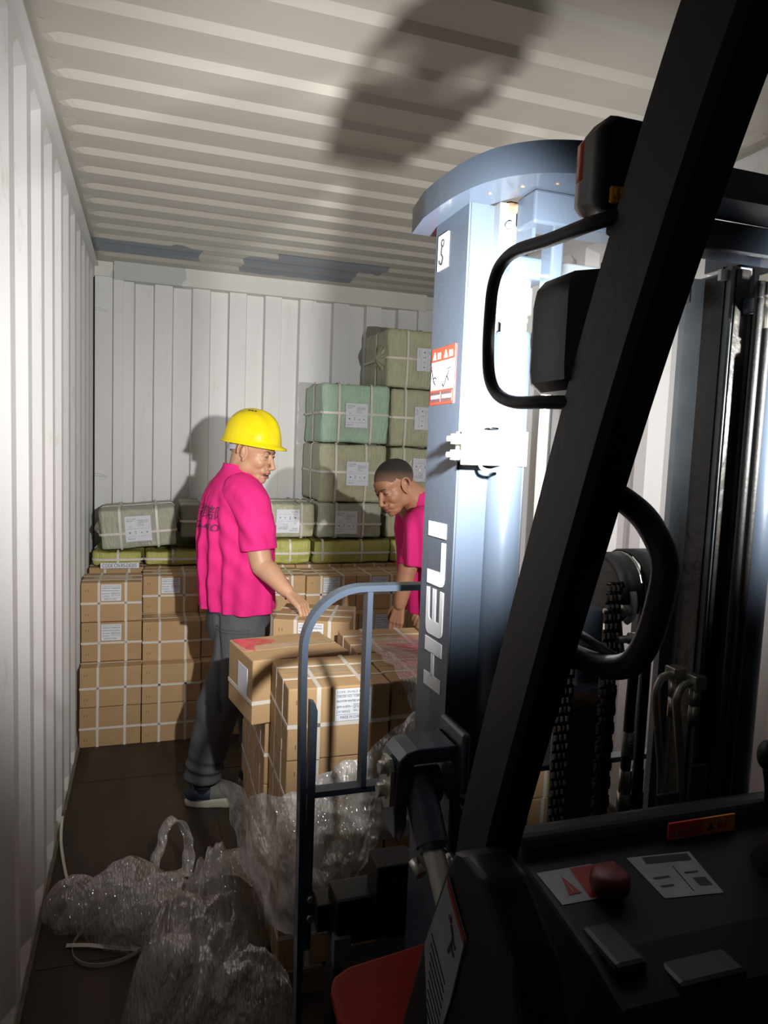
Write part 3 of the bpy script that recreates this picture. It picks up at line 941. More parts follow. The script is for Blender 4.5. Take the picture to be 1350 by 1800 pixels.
tube(bm, [(.7981, 1.163, 1.922), (.7981, 1.156, 1.914), (.7981, 1.160, 1.906), (.7981, 1.169, 1.907), (.7981, 1.171, 1.913)], .0013, 6, 5, 1)
tube(bm, [(.7981, 1.160+.006*math.cos(t*pi/5), 1.940+.006*math.sin(t*pi/5)) for t in range(11)], .0008, 6, 1, 1)
obj('hook_sticker', bm, ['white_vinyl', 'ink'], railL)

def lift_cylinder(sgn):
    f = (lambda x: x) if sgn > 0 else (lambda x: mx_(x)+.036)
    cx_, cy_ = f(.884), 1.055
    bm = bmesh.new()
    prof = [(.031, .15), (.031, 1.776), (.0285, 1.783), (.0, 1.783)]
    x, y = Vector((1, 0, 0)), Vector((0, 1, 0))
    loft(bm, [circ(Vector((cx_, cy_, z)), max(r, .001), x, y, 32) for r, z in prof])
    o = obj('lift_cylinder', bm, 'slate', truck); autosmooth(o, 30)
    b = bmesh.new()
    pr = [(.021, 1.783), (.021, 1.800), (.0225, 1.8005), (.0225, 1.806), (.021, 1.8065), (.021, 1.813), (.027, 1.8135), (.027, 1.852), (.024, 1.8525), (.024, 1.862)]
    loft(b, [circ(Vector((cx_, cy_, z)), r, x, y, 32) for r, z in pr])
    q = obj('piston_rod', b, 'chrome', o); autosmooth(q, 25)
    b = bmesh.new()
    box(b, (min(f(.852), f(.925)), 1.015, 1.862), (max(f(.852), f(.925)), 1.09, 1.897), 0, None, .008, 3)
    obj('rod_bracket', b, 'slate', o)
    b = bmesh.new(); cyl(b, (f(.882), 1.042, 1.897), (f(.882), 1.042, 1.908), .0125, .011, 6)
    obj('bracket_bolt', b, 'zinc', o)
    return o
lc = lift_cylinder(1); lift_cylinder(-1)
# clamp band with bolts
b = bmesh.new()
x, y = Vector((1, 0, 0)), Vector((0, 1, 0))
loft(b, [circ(Vector((.884, 1.055, z)), .0335, x, y, 32) for z in (1.570, 1.626)])
box(b, (.792, 1.030, 1.570), (.862, 1.034, 1.626), 0, None, .001); box(b, (.792, 1.050, 1.574), (.852, 1.056, 1.622), 0, None, .001)
cl = obj('clamp_band', b, 'zinc', lc); autosmooth(cl, 30)
b = bmesh.new()
tube(b, [(.852, 1.024, 1.633), (.832, 1.024, 1.633), (.822, 1.026, 1.622), (.822, 1.026, 1.574), (.832, 1.024, 1.563), (.852, 1.024, 1.563)], .003, 8)
obj('clamp_loop', b, 'zinc', cl, True)
for z in (1.585, 1.610):
    b = bmesh.new(); cyl(b, (.793, 1.042, z), (.780, 1.042, z), .0095, None, 6); cyl(b, (.80, 1.042, z), (.772, 1.042, z), .0045, None, 12)
    obj('clamp_bolt', b, 'zinc', cl)
bm = bmesh.new()
tube(bm, [(.945, 1.04, .5), (.944, 1.04, 1.1), (.941, 1.04, 1.45), (.941, 1.04, 1.66), (.946, 1.042, 1.70), (.965, 1.05, 1.722), (.99, 1.07, 1.73), (1.03, 1.10, 1.73)], .0085, 14)
obj('steel_pipe', bm, 'chrome', truck, True)
bm = bmesh.new()
tube(bm, [(.968, 1.075, .5), (.968, 1.075, 1.3), (.966, 1.07, 1.86), (.95, 1.06, 1.90)], .0065, 12)
obj('hydraulic_hose', bm, 'rubber', truck, True)

# mast cross members
for (z0, z1, y0) in ((.30, .38, 1.20),):
    bm = bmesh.new(); box(bm, (.84, y0-.03, z0), (mx_(.84), y0, z1), 0, None, .004); obj('mast_crossbeam', bm, 'slate', truck)
bm = bmesh.new(); box(bm, (.918, 1.19, 1.90), (mx_(.918), 1.205, 1.945), 0, None, .003); obj('mast_crossbeam', bm, 'slate_dusty', truck)

# centre free lift cylinder, chains and pulley
cc = (1.137, 1.16)
bm = bmesh.new()
loft(bm, [circ(Vector((cc[0], cc[1], z)), r, x, y, 32) for r, z in ((.057, .2), (.057, 1.150), (.050, 1.158), (.026, 1.159), (.026, 1.30))])
cyc = obj('free_lift_cylinder', bm, 'slate', truck); autosmooth(cyc, 30)
b = bmesh.new(); loft(b, [circ(Vector((cc[0], cc[1], z)), .0585, x, y, 32) for z in (1.120, 1.150)]); obj('gland_ring', b, 'rust', cyc, True)
def chain(name, x0, y0, z0, z1, top=None, par=truck):
    bm = bmesh.new()
    z = z0; k = 0
    while z < z1:
        for dx in ((-.0145, .0145, -.004, .004) if k % 2 else (-.010, .010, 0)):
            ell(bm, (x0+dx, y0, z), (.0018, .0085, .0125), None, 0, 2)
        cyl(bm, (x0-.0175, y0, z+.0085), (x0+.0175, y0, z+.0085), .0036, None, 8)
        z += .0175; k += 1
    return obj(name, bm, 'greasy', par, True)
chain('lift_chain', 1.130, 1.080, .55, 1.36)
chain('lift_chain', 1.052, 1.10, .55, 1.25)
chain('lift_chain', 1.214, 1.20, .55, 1.22)
# pulley block on top of the centre cylinder
pb = bmesh.new()
cyl(pb, (1.165, 1.16, 1.335), (1.205, 1.16, 1.335), .062, None, 32); cyl(pb, (1.178, 1.16, 1.335), (1.192, 1.16, 1.335), .05, None, 24)
pul = obj('chain_pulley', pb, 'greasy', truck); autosmooth(pul)
def guard(x0, x1, rad, mt, name):
    b = bmesh.new(); path = []
    for t in range(0, 13):
        an = math.radians(205-19*t)
        path.append((math.cos(an)*rad, math.sin(an)*rad))
    rings = []
    for (a, c_) in path:
        n = Vector((0, a, c_)).normalized()
        p = Vector(((x0+x1)/2, 1.16, 1.335))+Vector((0, a, c_))
        h = (x1-x0)/2
        rings.append([p+Vector((h, 0, 0)), p-Vector((h, 0, 0)), p-Vector((h, 0, 0))-n*.006, p+Vector((h, 0, 0))-n*.006])
    loft(b, rings)
    o = obj(name, b, mt, pul); return o
guard(1.150, 1.196, .074, 'rubber', 'pulley_guard'); guard(1.206, 1.262, .080, 'rubber', 'pulley_guard')
b = bmesh.new()
pp = [(math.cos(math.radians(a))*.074+1.16, math.sin(math.radians(a))*.074+1.335) for a in range(150, 375, 15)]
pp = [(1.10, 1.30), (1.098, 1.35)] + [(1.16+.07*math.cos(math.radians(a)), 1.335+.074*math.sin(math.radians(a))) for a in range(160, 15, -12)] + [(1.226, 1.325), (1.205, 1.30)]
prism(b, pp, 'X', 1.198, 1.203); sp = obj('side_plate', b, 'zinc', pul)
for xx in (1.176, 1.214):
    b = bmesh.new()
    tube(b, [(xx, 1.088, 1.345), (xx, 1.082, 1.325), (xx, 1.086, 1.300), (xx, 1.10, 1.286)], .0065, 8); obj('plastic_clip', b, 'white_vinyl', pul, True)
b = bmesh.new(); cyl(b, (1.115, 1.085, 1.312), (1.175, 1.085, 1.312), .0055, None, 12); cyl(b, (1.150, 1.085, 1.312), (1.168, 1.085, 1.312), .012, None, 6)
obj('anchor_bolt', b, 'zinc', pul); b = bmesh.new()
cyl(b, (1.135, 1.07, 1.262), (1.175, 1.07, 1.262), .007, None, 10); cyl(b, (1.162, 1.07, 1.262), (1.178, 1.07, 1.262), .012, None, 6)
obj('anchor_bolt', b, 'zinc', pul)
b = bmesh.new(); prism(b, [(1.075, 1.235), (1.095, 1.305), (1.13, 1.305), (1.12, 1.235)], 'X', 1.150, 1.158); obj('anchor_bracket', b, 'slate_dusty', pul)
# hoses right of the centre cylinder
for (pts, r) in (([(1.262, 1.18, .5), (1.262, 1.18, 1.10), (1.262, 1.16, 1.28), (1.242, 1.14, 1.40)], .0105), ([(1.292, 1.18, .5), (1.292, 1.18, 1.15), (1.286, 1.17, 1.30), (1.262, 1.15, 1.405)], .0105)):
    bm = bmesh.new(); tube(bm, pts, r, 12); hs = obj('hydraulic_hose', bm, 'rubber', truck, True)
    b = bmesh.new()
    p = pts[0]
    cyl(b, (p[0], p[1], .870), (p[0], p[1], .905), .0145, None, 6); cyl(b, (p[0], p[1], .905), (p[0], p[1], .955), .0125, None, 20); cyl(b, (p[0], p[1], .55), (p[0], p[1], .87), .010, None, 16)
    obj('hose_fitting', b, 'zinc' if r and pts[0][0] < 1.27 else 'greasy', hs)
b = bmesh.new(); cyl(b, (1.262, 1.18, .985), (1.262, 1.18, 1.035), .0117, None, 20, 0)
for k in range(5): box(b, (1.2585, 1.1675, .992+k*.006), (1.2655, 1.1690, .995+k*.006), 1)
obj('barcode_tag', b, ['paper', 'ink'], truck)
# twin steel pipes with angled fittings on the right rail
for i, (dx, dy, dz_) in enumerate(((0, 0, 0), (.024, -.03, -.008))):
    bm = bmesh.new()
    tube(bm, [(1.298+dx, 1.12+dy, .82), (1.300+dx, 1.12+dy, .95), (1.285+dx, 1.12+dy, 1.05), (1.273+dx, 1.12+dy, 1.12), (1.274+dx, 1.12+dy, 1.148+dz_), (1.285+dx, 1.12+dy, 1.166+dz_), (1.309+dx, 1.12+dy, 1.171+dz_)], .0075, 14)
    pz = obj('steel_pipe', bm, 'zinc', truck, True)
    b = bmesh.new(); box(b, (1.301+dx, 1.105+dy, 1.158+dz_), (1.329+dx, 1.135+dy, 1.186+dz_), 0, None, .002)
    cyl(b, (1.316+dx, 1.12+dy, 1.158+dz_), (1.316+dx, 1.12+dy, 1.125+dz_), .0125, None, 6); cyl(b, (1.316+dx, 1.12+dy, 1.125+dz_), (1.316+dx, 1.12+dy, 1.085+dz_), .011, None, 18)
    obj('pipe_fitting', b, 'zinc', pz)
bm = bmesh.new(); box(bm, (1.315, 1.06, .86), (1.358, 1.066, 1.01), 0, None, .003); box(bm, (1.265, 1.085, .84), (1.315, 1.092, .945), 0, None, .002)
for z in (.925, .905): ell(bm, (1.308, 1.083, z), (.005, .003, .004), None, 0, 2)
obj('pipe_bracket', bm, 'slate_dusty', truck)
bm = bmesh.new()     # hose and guide at the far right of the mast
for dx in (0, .022): tube(bm, [(1.352+dx, 1.028, .5), (1.352+dx, 1.028, 1.78), (1.352+dx, 1.028, 1.88)], .008, 12)
hs = obj('hydraulic_hose', bm, 'rubber', truck, True)
b = bmesh.new(); cyl(b, (1.374, 1.028, 1.83), (1.374, 1.028, 1.875), .0095, None, 16); box(b, (1.360, 1.015, 1.885), (1.388, 1.042, 1.925), 0, None, .002); cyl(b, (1.374, 1.028, 1.872), (1.374, 1.028, 1.888), .012, None, 6)
obj('hose_fitting', b, 'zinc', hs)

# load backrest and carriage
YK = 1.45
br = bmesh.new()
_h = [(.652, YK, .26), (.646, YK, .84), (.641, YK, 1.10)] + [(.768-.127*math.cos(math.radians(t)), YK, 1.164+.127*math.sin(math.radians(t))) for t in range(0, 91, 6)]
rect_sweep(br, _h + [(mx_(a_), b_, c_) for a_, b_, c_ in _h[::-1]], .0175, .0065, (0, 1, 0), 0, 1)
bk = obj('load_backrest', br, 'slate', truck)
for xp in (.780, 1.01, 1.25, 1.48):
    b = bmesh.new(); box(b, (xp-.006, YK-.016, .846), (xp+.006, YK+.016, 1.286)); obj('upright_bar', b, 'slate', bk)
b = bmesh.new(); box(b, (.655, YK-.016, .838), (mx_(.655), YK+.016, .851)); obj('cross_bar', b, 'slate', bk)
for f in ((lambda t: t), mx_):
    b = bmesh.new()
    prism(b, [(f(.654), .50), (f(.670), .50), (f(.670), 1.035), (f(.664), 1.052), (f(.654), 1.055)], 'Y', YK-.026, YK-.004)
    obj('stiffener_plate', b, 'slate', bk)
    b = bmesh.new()
    for z in (.618, .575): cyl(b, (f(.667), YK-.024, z), (f(.667), YK-.034, z), .0085, None, 6)
    obj('backrest_bolt', b, 'zinc', bk)
bm = bmesh.new()
box(bm, (.70, 1.33, .565), (mx_(.70), 1.41, .665), 0, None, .008); box(bm, (.67, 1.37, .575), (mx_(.67), 1.43, .635), 0, None, .004)
box(bm, (.70, 1.33, .22), (mx_(.70), 1.41, .30), 0, None, .006)
for f in ((lambda t: t), mx_): box(bm, (min(f(.70), f(.72)), 1.34, .30), (max(f(.70), f(.72)), 1.40, .565))
car = obj('carriage', bm, 'black_steel', truck)
bm = bmesh.new(); box(bm, (.70, 1.325, .535), (mx_(.70), 1.335, .560)); box(bm, (.695, 1.32, .53), (.73, 1.345, .59)); obj('carriage_lip', bm, 'slate_dusty', car)
bm = bmesh.new(); box(bm, (.775, 1.30, .66), (.86, 1.37, .745), 0, None, .004); box(bm, (.79, 1.295, .675), (.85, 1.31, .715), 0, None, .003)
obj('side_shift_block', bm, 'black_steel', car)
for xc in (.90, 1.36):
    bm = bmesh.new(); box(bm, (xc-.05, 1.44, .055), (xc+.05, 1.48, .60), 0, None, .004); box(bm, (xc-.05, 1.44, .028), (xc+.05, 1.86, .060), 0, None, .004)
    obj('fork', bm, 'black_steel', car)

# tilt cylinder and its clevis on the left of the mast
bm = bmesh.new()
X1, X2 = .690, .800
def xz_ring(y_, s=1.0): return None
# clevis: rounded bridge plate, two cheeks
clv = [(X1, 1.098), (X1+.004, 1.116), (X1+.016, 1.128), (X1+.034, 1.133), (X2, 1.133), (X2, 1.098), (X2-.012, 1.098), (X2-.012, 1.108), (X1+.030, 1.108), (X1+.022, 1.100), (X1+.020, 1.08), (X1+.020, 1.01), (X1+.010, .985), (X1+.002, .99), (X1-.002, 1.04)]
prism(bm, clv, 'Y', .985, 1.055)
box(bm, (X2-.018, .985, .955), (X2, 1.06, 1.133), 0, None, .004)
box(bm, (X2-.010, .965, 1.06), (X2+.004, 1.06, 1.158), 0, None, .005)
tc_ = obj('tilt_clevis', bm, 'slate', truck)
m_ = tc_.modifiers.new('Bevel', 'BEVEL'); m_.width = .005; m_.segments = 3; m_.limit_method = 'ANGLE'; m_.angle_limit = .7
b = bmesh.new(); prism(b, [(.990, 1.045), (.988, 1.10), (1.0, 1.115), (1.03, 1.112), (1.045, 1.09), (1.04, 1.045), (1.015, 1.03)], 'X', X1-.008, X1-.002)
obj('pin_lock_plate', b, 'zinc', tc_)
for (yy, z) in ((1.012, 1.098), (1.016, 1.060)):
    b = bmesh.new(); cyl(b, (X1-.008, yy, z), (X1-.020, yy, z), .0105, None, 6); cyl(b, (X1-.006, yy, z), (X1-.010, yy, z), .014, None, 20); obj('lock_bolt', b, 'zinc', tc_)
bm = bmesh.new()
XM = .737
cyl(bm, (XM-.035, 1.02, 1.060), (XM+.035, 1.02, 1.060), .030, None, 28)
cyl(bm, (XM, 1.02, 1.075), (XM+.0, .945, 1.000), .027, .025, 28); cyl(bm, (XM, .955, 1.010), (XM, .940, .993), .022, .021, 28)
te = obj('tilt_rod_eye', bm, 'slate', truck); autosmooth(te, 40)
for dx in (-.026, .030):
    b = bmesh.new(); cyl(b, (XM+dx, .952, .975), (XM+dx+.004, .930, .965), .009, None, 6); obj('clamp_bolt', b, 'zinc', te)
bm = bmesh.new(); cyl(bm, (XM, .945, .998), (XM, .70, .80), .0165, None, 28)
o = obj('tilt_rod', bm, 'chrome', truck); autosmooth(o)
bm = bmesh.new(); prism(bm, [(.800, .97), (.850, .97), (.872, .99), (.872, 1.02), (.80, 1.02)], 'Y', .90, .91)
box(bm, (.800, .90, .96), (.806, 1.06, 1.03)); rect_sweep(bm, [(.812, 1.05, 1.030), (.83, 1.0, 1.028), (.862, .90, 1.012), (.89, .82, 1.00)], .010, .002, (1, .4, 0), 0, 4)
obj('mast_bracket', bm, 'slate_dusty', truck)

# body: cowl, side cover, fender
bm = bmesh.new()
prism(bm, [(.815, .35), (.815, 1.088), (.800, 1.100), (.775, 1.100), (.765, 1.088), (.760, 1.072), (.62, 1.052), (.56, 1.035), (.50, .98), (.46, .80), (.40, .35)], 'X', .786, 1.60)
cow = obj('cowl', bm, 'cowl', truck)
m_ = cow.modifiers.new('Bevel', 'BEVEL'); m_.width = .006; m_.segments = 2; m_.limit_method = 'ANGLE'
bm = bmesh.new(); box(bm, (.68, .30, .35), (1.60, .52, .86), 0, None, .01); box(bm, (.67, -.6, .35), (1.60, .30, .72), 0, None, .01)
obj('driver_floor', bm, 'black_plastic', truck)
bm = bmesh.new()
prism(bm, [(.640, 1.172), (.628, 1.190), (.600, 1.200), (.56, 1.200), (.50, 1.16), (.44, 1.02), (.38, .60), (.38, .36), (.92, .36), (.80, .74), (.752, .90), (.690, 1.060)], 'X', .622, .670)
sc = obj('side_cover', bm, 'black_steel', truck)
m_ = sc.modifiers.new('Bevel', 'BEVEL'); m_.width = .010; m_.segments = 3; m_.limit_method = 'ANGLE'
b = bmesh.new()
def XL(p): return [(a, c_) for a, c_ in p]
prism(b, XL([(.632, 1.160), (.586, 1.125), (.612, 1.040), (.655, .93), (.684, 1.050)]), 'X', .6195, .6215, 0)
prism(b, XL([(.632, 1.160), (.586, 1.125), (.588, 1.118), (.630, 1.150)]), 'X', .6188, .6196, 2)
for k in range(9):
    t = k/9.0
    p0 = Vector((0, .668+.004*t, 1.082-.10*t)); d = Vector((0, -.040+.012*t, -.028+.008*t))
    rect_sweep(b, [(.6190, p0.y-.003, p0.z-.006), (.6190, p0.y-.003+d.y, p0.z-.006+d.z)], .0003, .0007, (1, 0, 0), 1, 1)
for (pts) in ([(.618, 1.118), (.612, 1.108), (.616, 1.098), (.608, 1.090)], [(.613, 1.106), (.605, 1.100)], [(.616, 1.098), (.622, 1.086)]):
    rect_sweep(b, [(.6190, a, z) for a, z in pts], .0003, .0018, (1, 0, 0), 1, 1)
ell(b, (.6190, .620, 1.123), (.0004, .004, .004), None, 1, 2)
obj('instruction_label', b, ['dimmed_paper', 'ink', 'dimmed_red'], sc)
bm = bmesh.new()
fp = [(.588, .905), (.592, .965), (.602, .990), (.630, 1.005), (.800, 1.030), (.800, .60), (.640, .60), (.612, .78)]
prism(bm, fp, 'Z', .765, .785)
fd = obj('front_fender', bm, 'red_paint', truck)
m_ = fd.modifiers.new('Bevel', 'BEVEL'); m_.width = .008; m_.segments = 3; m_.limit_method = 'ANGLE'; m_.angle_limit = .6
bm = bmesh.new(); box(bm, (.640, .82, .28), (.795, 1.0, .762), 0, None, .02); obj('fender_support', bm, 'black_steel', truck)
def wheel(x0, x1, y_, r_):
    b = bmesh.new(); cyl(b, (x0, y_, r_), (x1, y_, r_), r_, None, 40)
    es = [e for e in b.edges if abs(e.verts[0].co.x-e.verts[1].co.x) < 1e-6]
    bmesh.ops.bevel(b, geom=es, offset=.02, segments=2, affect='EDGES')
    o = obj('wheel', b, 'rubber', truck); autosmooth(o, 40)
    b = bmesh.new(); xo = x0 if x0 < FX else x1; s_ = -1 if x0 < FX else 1
    cyl(b, (xo, y_, r_), (xo+s_*.006, y_, r_), r_*.5, r_*.42, 32); obj('rim', b, 'red_paint', o)
wheel(.60, .74, .62, .30); wheel(1.52, 1.66, .62, .30); wheel(.66, .80, -.75, .26); wheel(1.46, 1.60, -.75, .26)
bm = bmesh.new(); box(bm, (.69, -1.2, .25), (1.57, -.55, .95), 0, None, .03); obj('counterweight', bm, 'slate', truck)
bm = bmesh.new(); box(bm, (.90, -.45, .72), (1.36, .0, .86), 0, None, .03); box(bm, (.90, -.55, .80), (1.36, -.45, 1.25), 0, None, .04); obj('driver_seat', bm, 'black_plastic', truck)
# stickers and switch on the cowl
b = bmesh.new()      # red / orange strip on the rear face of the front ridge
def ridge(x0, x1, z0, z1, e, mi): box(b, (x0, .7625-e, z0), (x1, .7635, z1), mi)
RYm = Matrix(((1, 0, 0, 0), (0, 0, -1, 0), (0, 1, 0, 0), (0, 0, 0, 1)))
b2 = bmesh.new()
def slopebox(bmx, x0, x1, y0, y1, mi, e=.0008):
    def zc(yv): return 1.052 + (yv-.62)*(1.072-1.052)/.14
    vs = [bmx.verts.new((x_, y_, zc(y_)+e)) for x_, y_ in ((x0, y0), (x1, y0), (x1, y1), (x0, y1))]
    f = bmx.faces.new(vs); f.material_index = mi
def slopepoly(bmx, pts, mi, e=.0008):
    def zc(yv): return 1.052 + (yv-.62)*(1.072-1.052)/.14
    f = bmx.faces.new([bmx.verts.new((x_, y_, zc(y_)+e)) for x_, y_ in pts]); f.material_index = mi
box(b, (1.005, .7585, 1.070), (1.062, .7612, 1.097), 0); box(b, (1.062, .7585, 1.070), (1.118, .7612, 1.097), 1)
box(b, (1.008, .7582, 1.070), (1.115, .7586, 1.0745), 2)
prism(b, [(1.012, 1.077), (1.022, 1.077), (1.017, 1.087)], 'Y', .7578, .7586, 2); prism(b, [(1.070, 1.079), (1.082, 1.079), (1.076, 1.090)], 'Y', .7578, .7586, 3)
add_text(b, '危险', .010, Matrix.Translation((1.026, .7580, 1.080)) @ RYm, 2, .022); add_text(b, '警示', .010, Matrix.Translation((1.086, .7580, 1.080)) @ RYm, 3, .022)
obj('warning_strip', b, ['red_vinyl', 'orange_vinyl', 'dimmed_paper', 'ink'], cow, angle='keep')
b = bmesh.new()
slopepoly(b, [(.796, .688), (.860, .688), (.872, .742), (.792, .742)], 0); slopepoly(b, [(.836, .690), (.895, .690), (.905, .740), (.838, .740)], 1, .0012)
slopepoly(b, [(.812, .700), (.830, .700), (.820, .730)], 1, .0014); slopepoly(b, [(.8195, .704), (.8215, .704), (.8205, .722)], 0, .0018)
for k in range(3): slopepoly(b, [(.856, .722-k*.008), (.886, .722-k*.008), (.886, .7245-k*.008), (.856, .7245-k*.008)], 0, .0016)
obj('warning_sticker', b, ['dimmed_paper', 'dimmed_red'], cow, angle='keep')
b = bmesh.new()
slopepoly(b, [(.928, .670), (1.010, .662), (1.020, .735), (.925, .742)], 0)
slopepoly(b, [(.944, .726), (1.012, .720), (1.014, .732), (.946, .738)], 1, .0012)
for q in ([(.936, .700), (.960, .699), (.960, .702), (.936, .703)], [(.936, .686), (.955, .685), (.955, .688), (.936, .689)], [(.972, .672), (.974, .672), (.978, .716), (.976, .716)], [(.984, .700), (1.004, .699), (1.004, .702), (.984, .703)],
          [(.988, .678), (1.006, .676), (1.006, .690), (.988, .692)]): slopepoly(b, q, 1, .0012)
obj('control_sticker', b, ['dimmed_paper', 'ink'], cow, angle='keep')
b = bmesh.new()
loft(b, [circ(Vector((.862, .690, z)), r, x, y, 28) for r, z in ((.016, 1.056), (.016, 1.070), (.023, 1.072), (.0245, 1.080), (.023, 1.090), (.018, 1.094))])
M['button'] = mat('red_button_plastic', (.13, .012, .008), .45)
eo = obj('emergency_stop_button', b, 'button', cow, True)
b = bmesh.new(); box(b, (.798, .585, 1.036), (.838, .655, 1.060), 0, None, .006); box(b, (.86, .56, 1.03), (.95, .62, 1.045), 0, None, .006); obj('switch_panel', b, 'black_plastic', cow)
# steering column, wheel and levers
b = bmesh.new(); tube(b, [(1.12, .72, .98), (1.12, .66, 1.10), (1.12, .60, 1.16)], .035, 16); col_ = obj('steering_column', b, 'black_plastic', truck, True)
b = bmesh.new()
nrm = Vector((0, -.55, .83)).normalized(); ux = Vector((1, 0, 0)); uy = nrm.cross(ux)
cw = Vector((1.20, .50, 1.10))
tube(b, [cw+ux*(.155*math.cos(2*pi*k/24))+uy*(.155*math.sin(2*pi*k/24)) for k in range(25)], .013, 12, 1)
for a in (0, 120, 240): cyl(b, cw, cw+ux*(.15*math.cos(math.radians(a+90)))+uy*(.15*math.sin(math.radians(a+90))), .010, None, 10)
cyl(b, cw-nrm*.02, cw+nrm*.015, .035, .03, 20)
obj('steering_wheel', b, 'black_plastic', col_, True)
for i, (xb, zt) in enumerate(((1.185, 1.175), (1.235, 1.165), (1.285, 1.155))):
    b = bmesh.new(); tube(b, [(xb, .78, 1.04), (xb+.01, .775, 1.10), (xb-.01, .765, zt-.02)], .006, 10); lv = obj('control_lever', b, 'black_plastic', truck, True)
    b = bmesh.new(); ell(b, (xb-.012, .764, zt), (.014, .014, .022), None, 0, 3); obj('lever_knob', b, 'black_plastic', lv, True)

# overhead guard pillars
def pillar(x0, x1, nm):
    P = smooth_path([(0, .735, .90), (0, .675, 1.10), (0, .640, 1.233), (0, .532, 1.542), (0, .462, 1.724), (0, .386, 1.889), (0, .300, 2.02), (0, .18, 2.10), (0, -.05, 2.13), (0, -.60, 2.13)], 8)
    b = bmesh.new(); rings = []
    for i, p in enumerate(P):
        d = (P[min(i+1, len(P)-1)]-P[max(i-1, 0)]).normalized()
        n = d.cross(Vector((1, 0, 0))).normalized()      # points to the front / up
        if n.y < 0 and n.z < 0: n = -n
        q = [(x0, -.036), (x0, .022), (x0+.006, .029), (x1-.004, .029), (x1, .024), (x1, -.036), (x1-.004, -.041), (x0+.010, -.041)]
        rings.append([Vector((a, p.y, p.z)) + n*(-c_) for a, c_ in q])
    loft(b, rings)
    for f in b.faces: f.smooth = False
    o = obj(nm, b, 'black_steel', truck); autosmooth(o, 35); return o
pl_ = pillar(.660, .700, 'guard_pillar'); pillar(mx_(.700), mx_(.660), 'guard_pillar')
b = bmesh.new()
for k in range(10): box(b, (.70, .17-.085*k-.028, 2.105), (mx_(.70), .17-.085*k+.028, 2.14), 0, None, .003)
obj('light_blocking_guard_roof', b, 'black_steel', truck)  # unseen roof, bars set wide and close to keep ceiling bounce off the cowl
# grab handle on the pillar
b = bmesh.new()
tube(b, [(.695, .555, 1.566), (.712, .535, 1.562), (.722, .505, 1.546), (.722, .480, 1.526), (.722, .470, 1.508), (.722, .471, 1.486), (.722, .480, 1.452), (.722, .492, 1.428), (.722, .510, 1.412), (.720, .545, 1.402), (.705, .592, 1.405), (.695, .610, 1.41)], .0112, 16)
gh = obj('grab_handle', b, 'black_plastic', truck, True)
b = bmesh.new(); cyl(b, (.712, .585, 1.428), (.728, .530, 1.412), .0042, None, 12); obj('handle_pin', b, 'slate_dusty', gh)
# head lamp with guard loop
b = bmesh.new()
hl = [(.655, .530), (.655, .585), (.664, .603), (.728, .603), (.737, .585), (.737, .530), (.722, .512), (.672, .512)]
rings = []
for z, s in ((1.648, .82), (1.656, .97), (1.668, 1), (1.726, 1), (1.738, .97), (1.746, .86)):
    rings.append([Vector((.7085+(a-.7085)*s, .5575+(c_-.5575)*s, z)) for a, c_ in hl])
loft(b, rings)
lamp = obj('work_lamp', b, 'black_plastic', truck); autosmooth(lamp, 35)
b = bmesh.new()
for k in range(6): box(b, (.674+k*.0085, .498, 1.662), (.678+k*.0085, .516, 1.750), 0, None, .001, 1)
obj('cooling_fins', b, 'black_plastic', lamp)
b = bmesh.new(); cyl(b, (.698, .600, 1.698), (.698, .607, 1.698), .033, None, 28); obj('lamp_lens', b, 'clear_lens', lamp)
b = bmesh.new(); box(b, (.690, .515, 1.620), (.715, .545, 1.662), 0, None, .003); cyl(b, (.690, .53, 1.652), (.676, .53, 1.652), .009, None, 6); cyl(b, (.700, .53, 1.63), (.700, .53, 1.595), .007, None, 12); cyl(b, (.700, .53, 1.618), (.700, .53, 1.606), .011, None, 6)
obj('lamp_mount', b, 'black_steel', lamp)
b = bmesh.new()
tube(b, [(.668, .475, 1.776), (.655, .50, 1.774), (.652, .56, 1.776), (.650, .615, 1.780), (.650, .645, 1.774), (.650, .660, 1.757), (.650, .664, 1.73), (.650, .664, 1.695), (.650, .658, 1.668), (.650, .640, 1.650), (.650, .605, 1.640), (.655, .56, 1.638), (.675, .515, 1.636), (.69, .52, 1.630)], .0060, 12)
obj('lamp_guard_loop', b, 'black_steel', lamp, True)
# mirrored lamp on the right pillar
b = bmesh.new(); box(b, (1.560, .53, 1.665), (1.667, .60, 1.765), 0, None, .012); obj('work_lamp', b, 'black_plastic', truck)
# indicator lamp
b = bmesh.new()
rings = []
for yy, s in ((.488, .93), (.494, 1), (.515, 1)):
    q = [(.652, 1.791), (.652, 1.843), (.660, 1.853), (.725, 1.853), (.733, 1.846), (.733, 1.791), (.725, 1.783), (.660, 1.783)]
    rings.append([Vector((.692+(a-.692)*s, yy, 1.818+(c_-1.818)*s)) for a, c_ in q])
loft(b, rings)
ind = obj('indicator_lamp', b, 'black_plastic', truck)
def lensring(z0, z1, mt, nm):
    b = bmesh.new(); q = [(.653, 1.792), (.653, 1.842), (.661, 1.852), (.724, 1.852), (.732, 1.845), (.732, 1.792), (.724, 1.784), (.661, 1.784)]
    rings = []
    for yy, s in ((.515, 1.0), (.528, .97), (.534, .85)):
        rings.append([Vector((.692+(a-.692)*s, yy, max(z0, min(z1, 1.818+(c_-1.818)*s)))) for a, c_ in q])
    loft(b, rings); obj(nm, b, mt, ind)
lensring(1.812, 1.88, 'orange_lens', 'orange_lens'); lensring(1.77, 1.812, 'clear_lens', 'clear_lens')
b = bmesh.new(); box(b, (.659, .4845, 1.786), (.725, .4895, 1.799), 0, None, .002)
for k in range(10): ell(b, (.663+k*.005, .4842, 1.794), (.0022, .0012, .0035), None, 0, 1)
obj('reflector_strip', b, 'amber', ind)
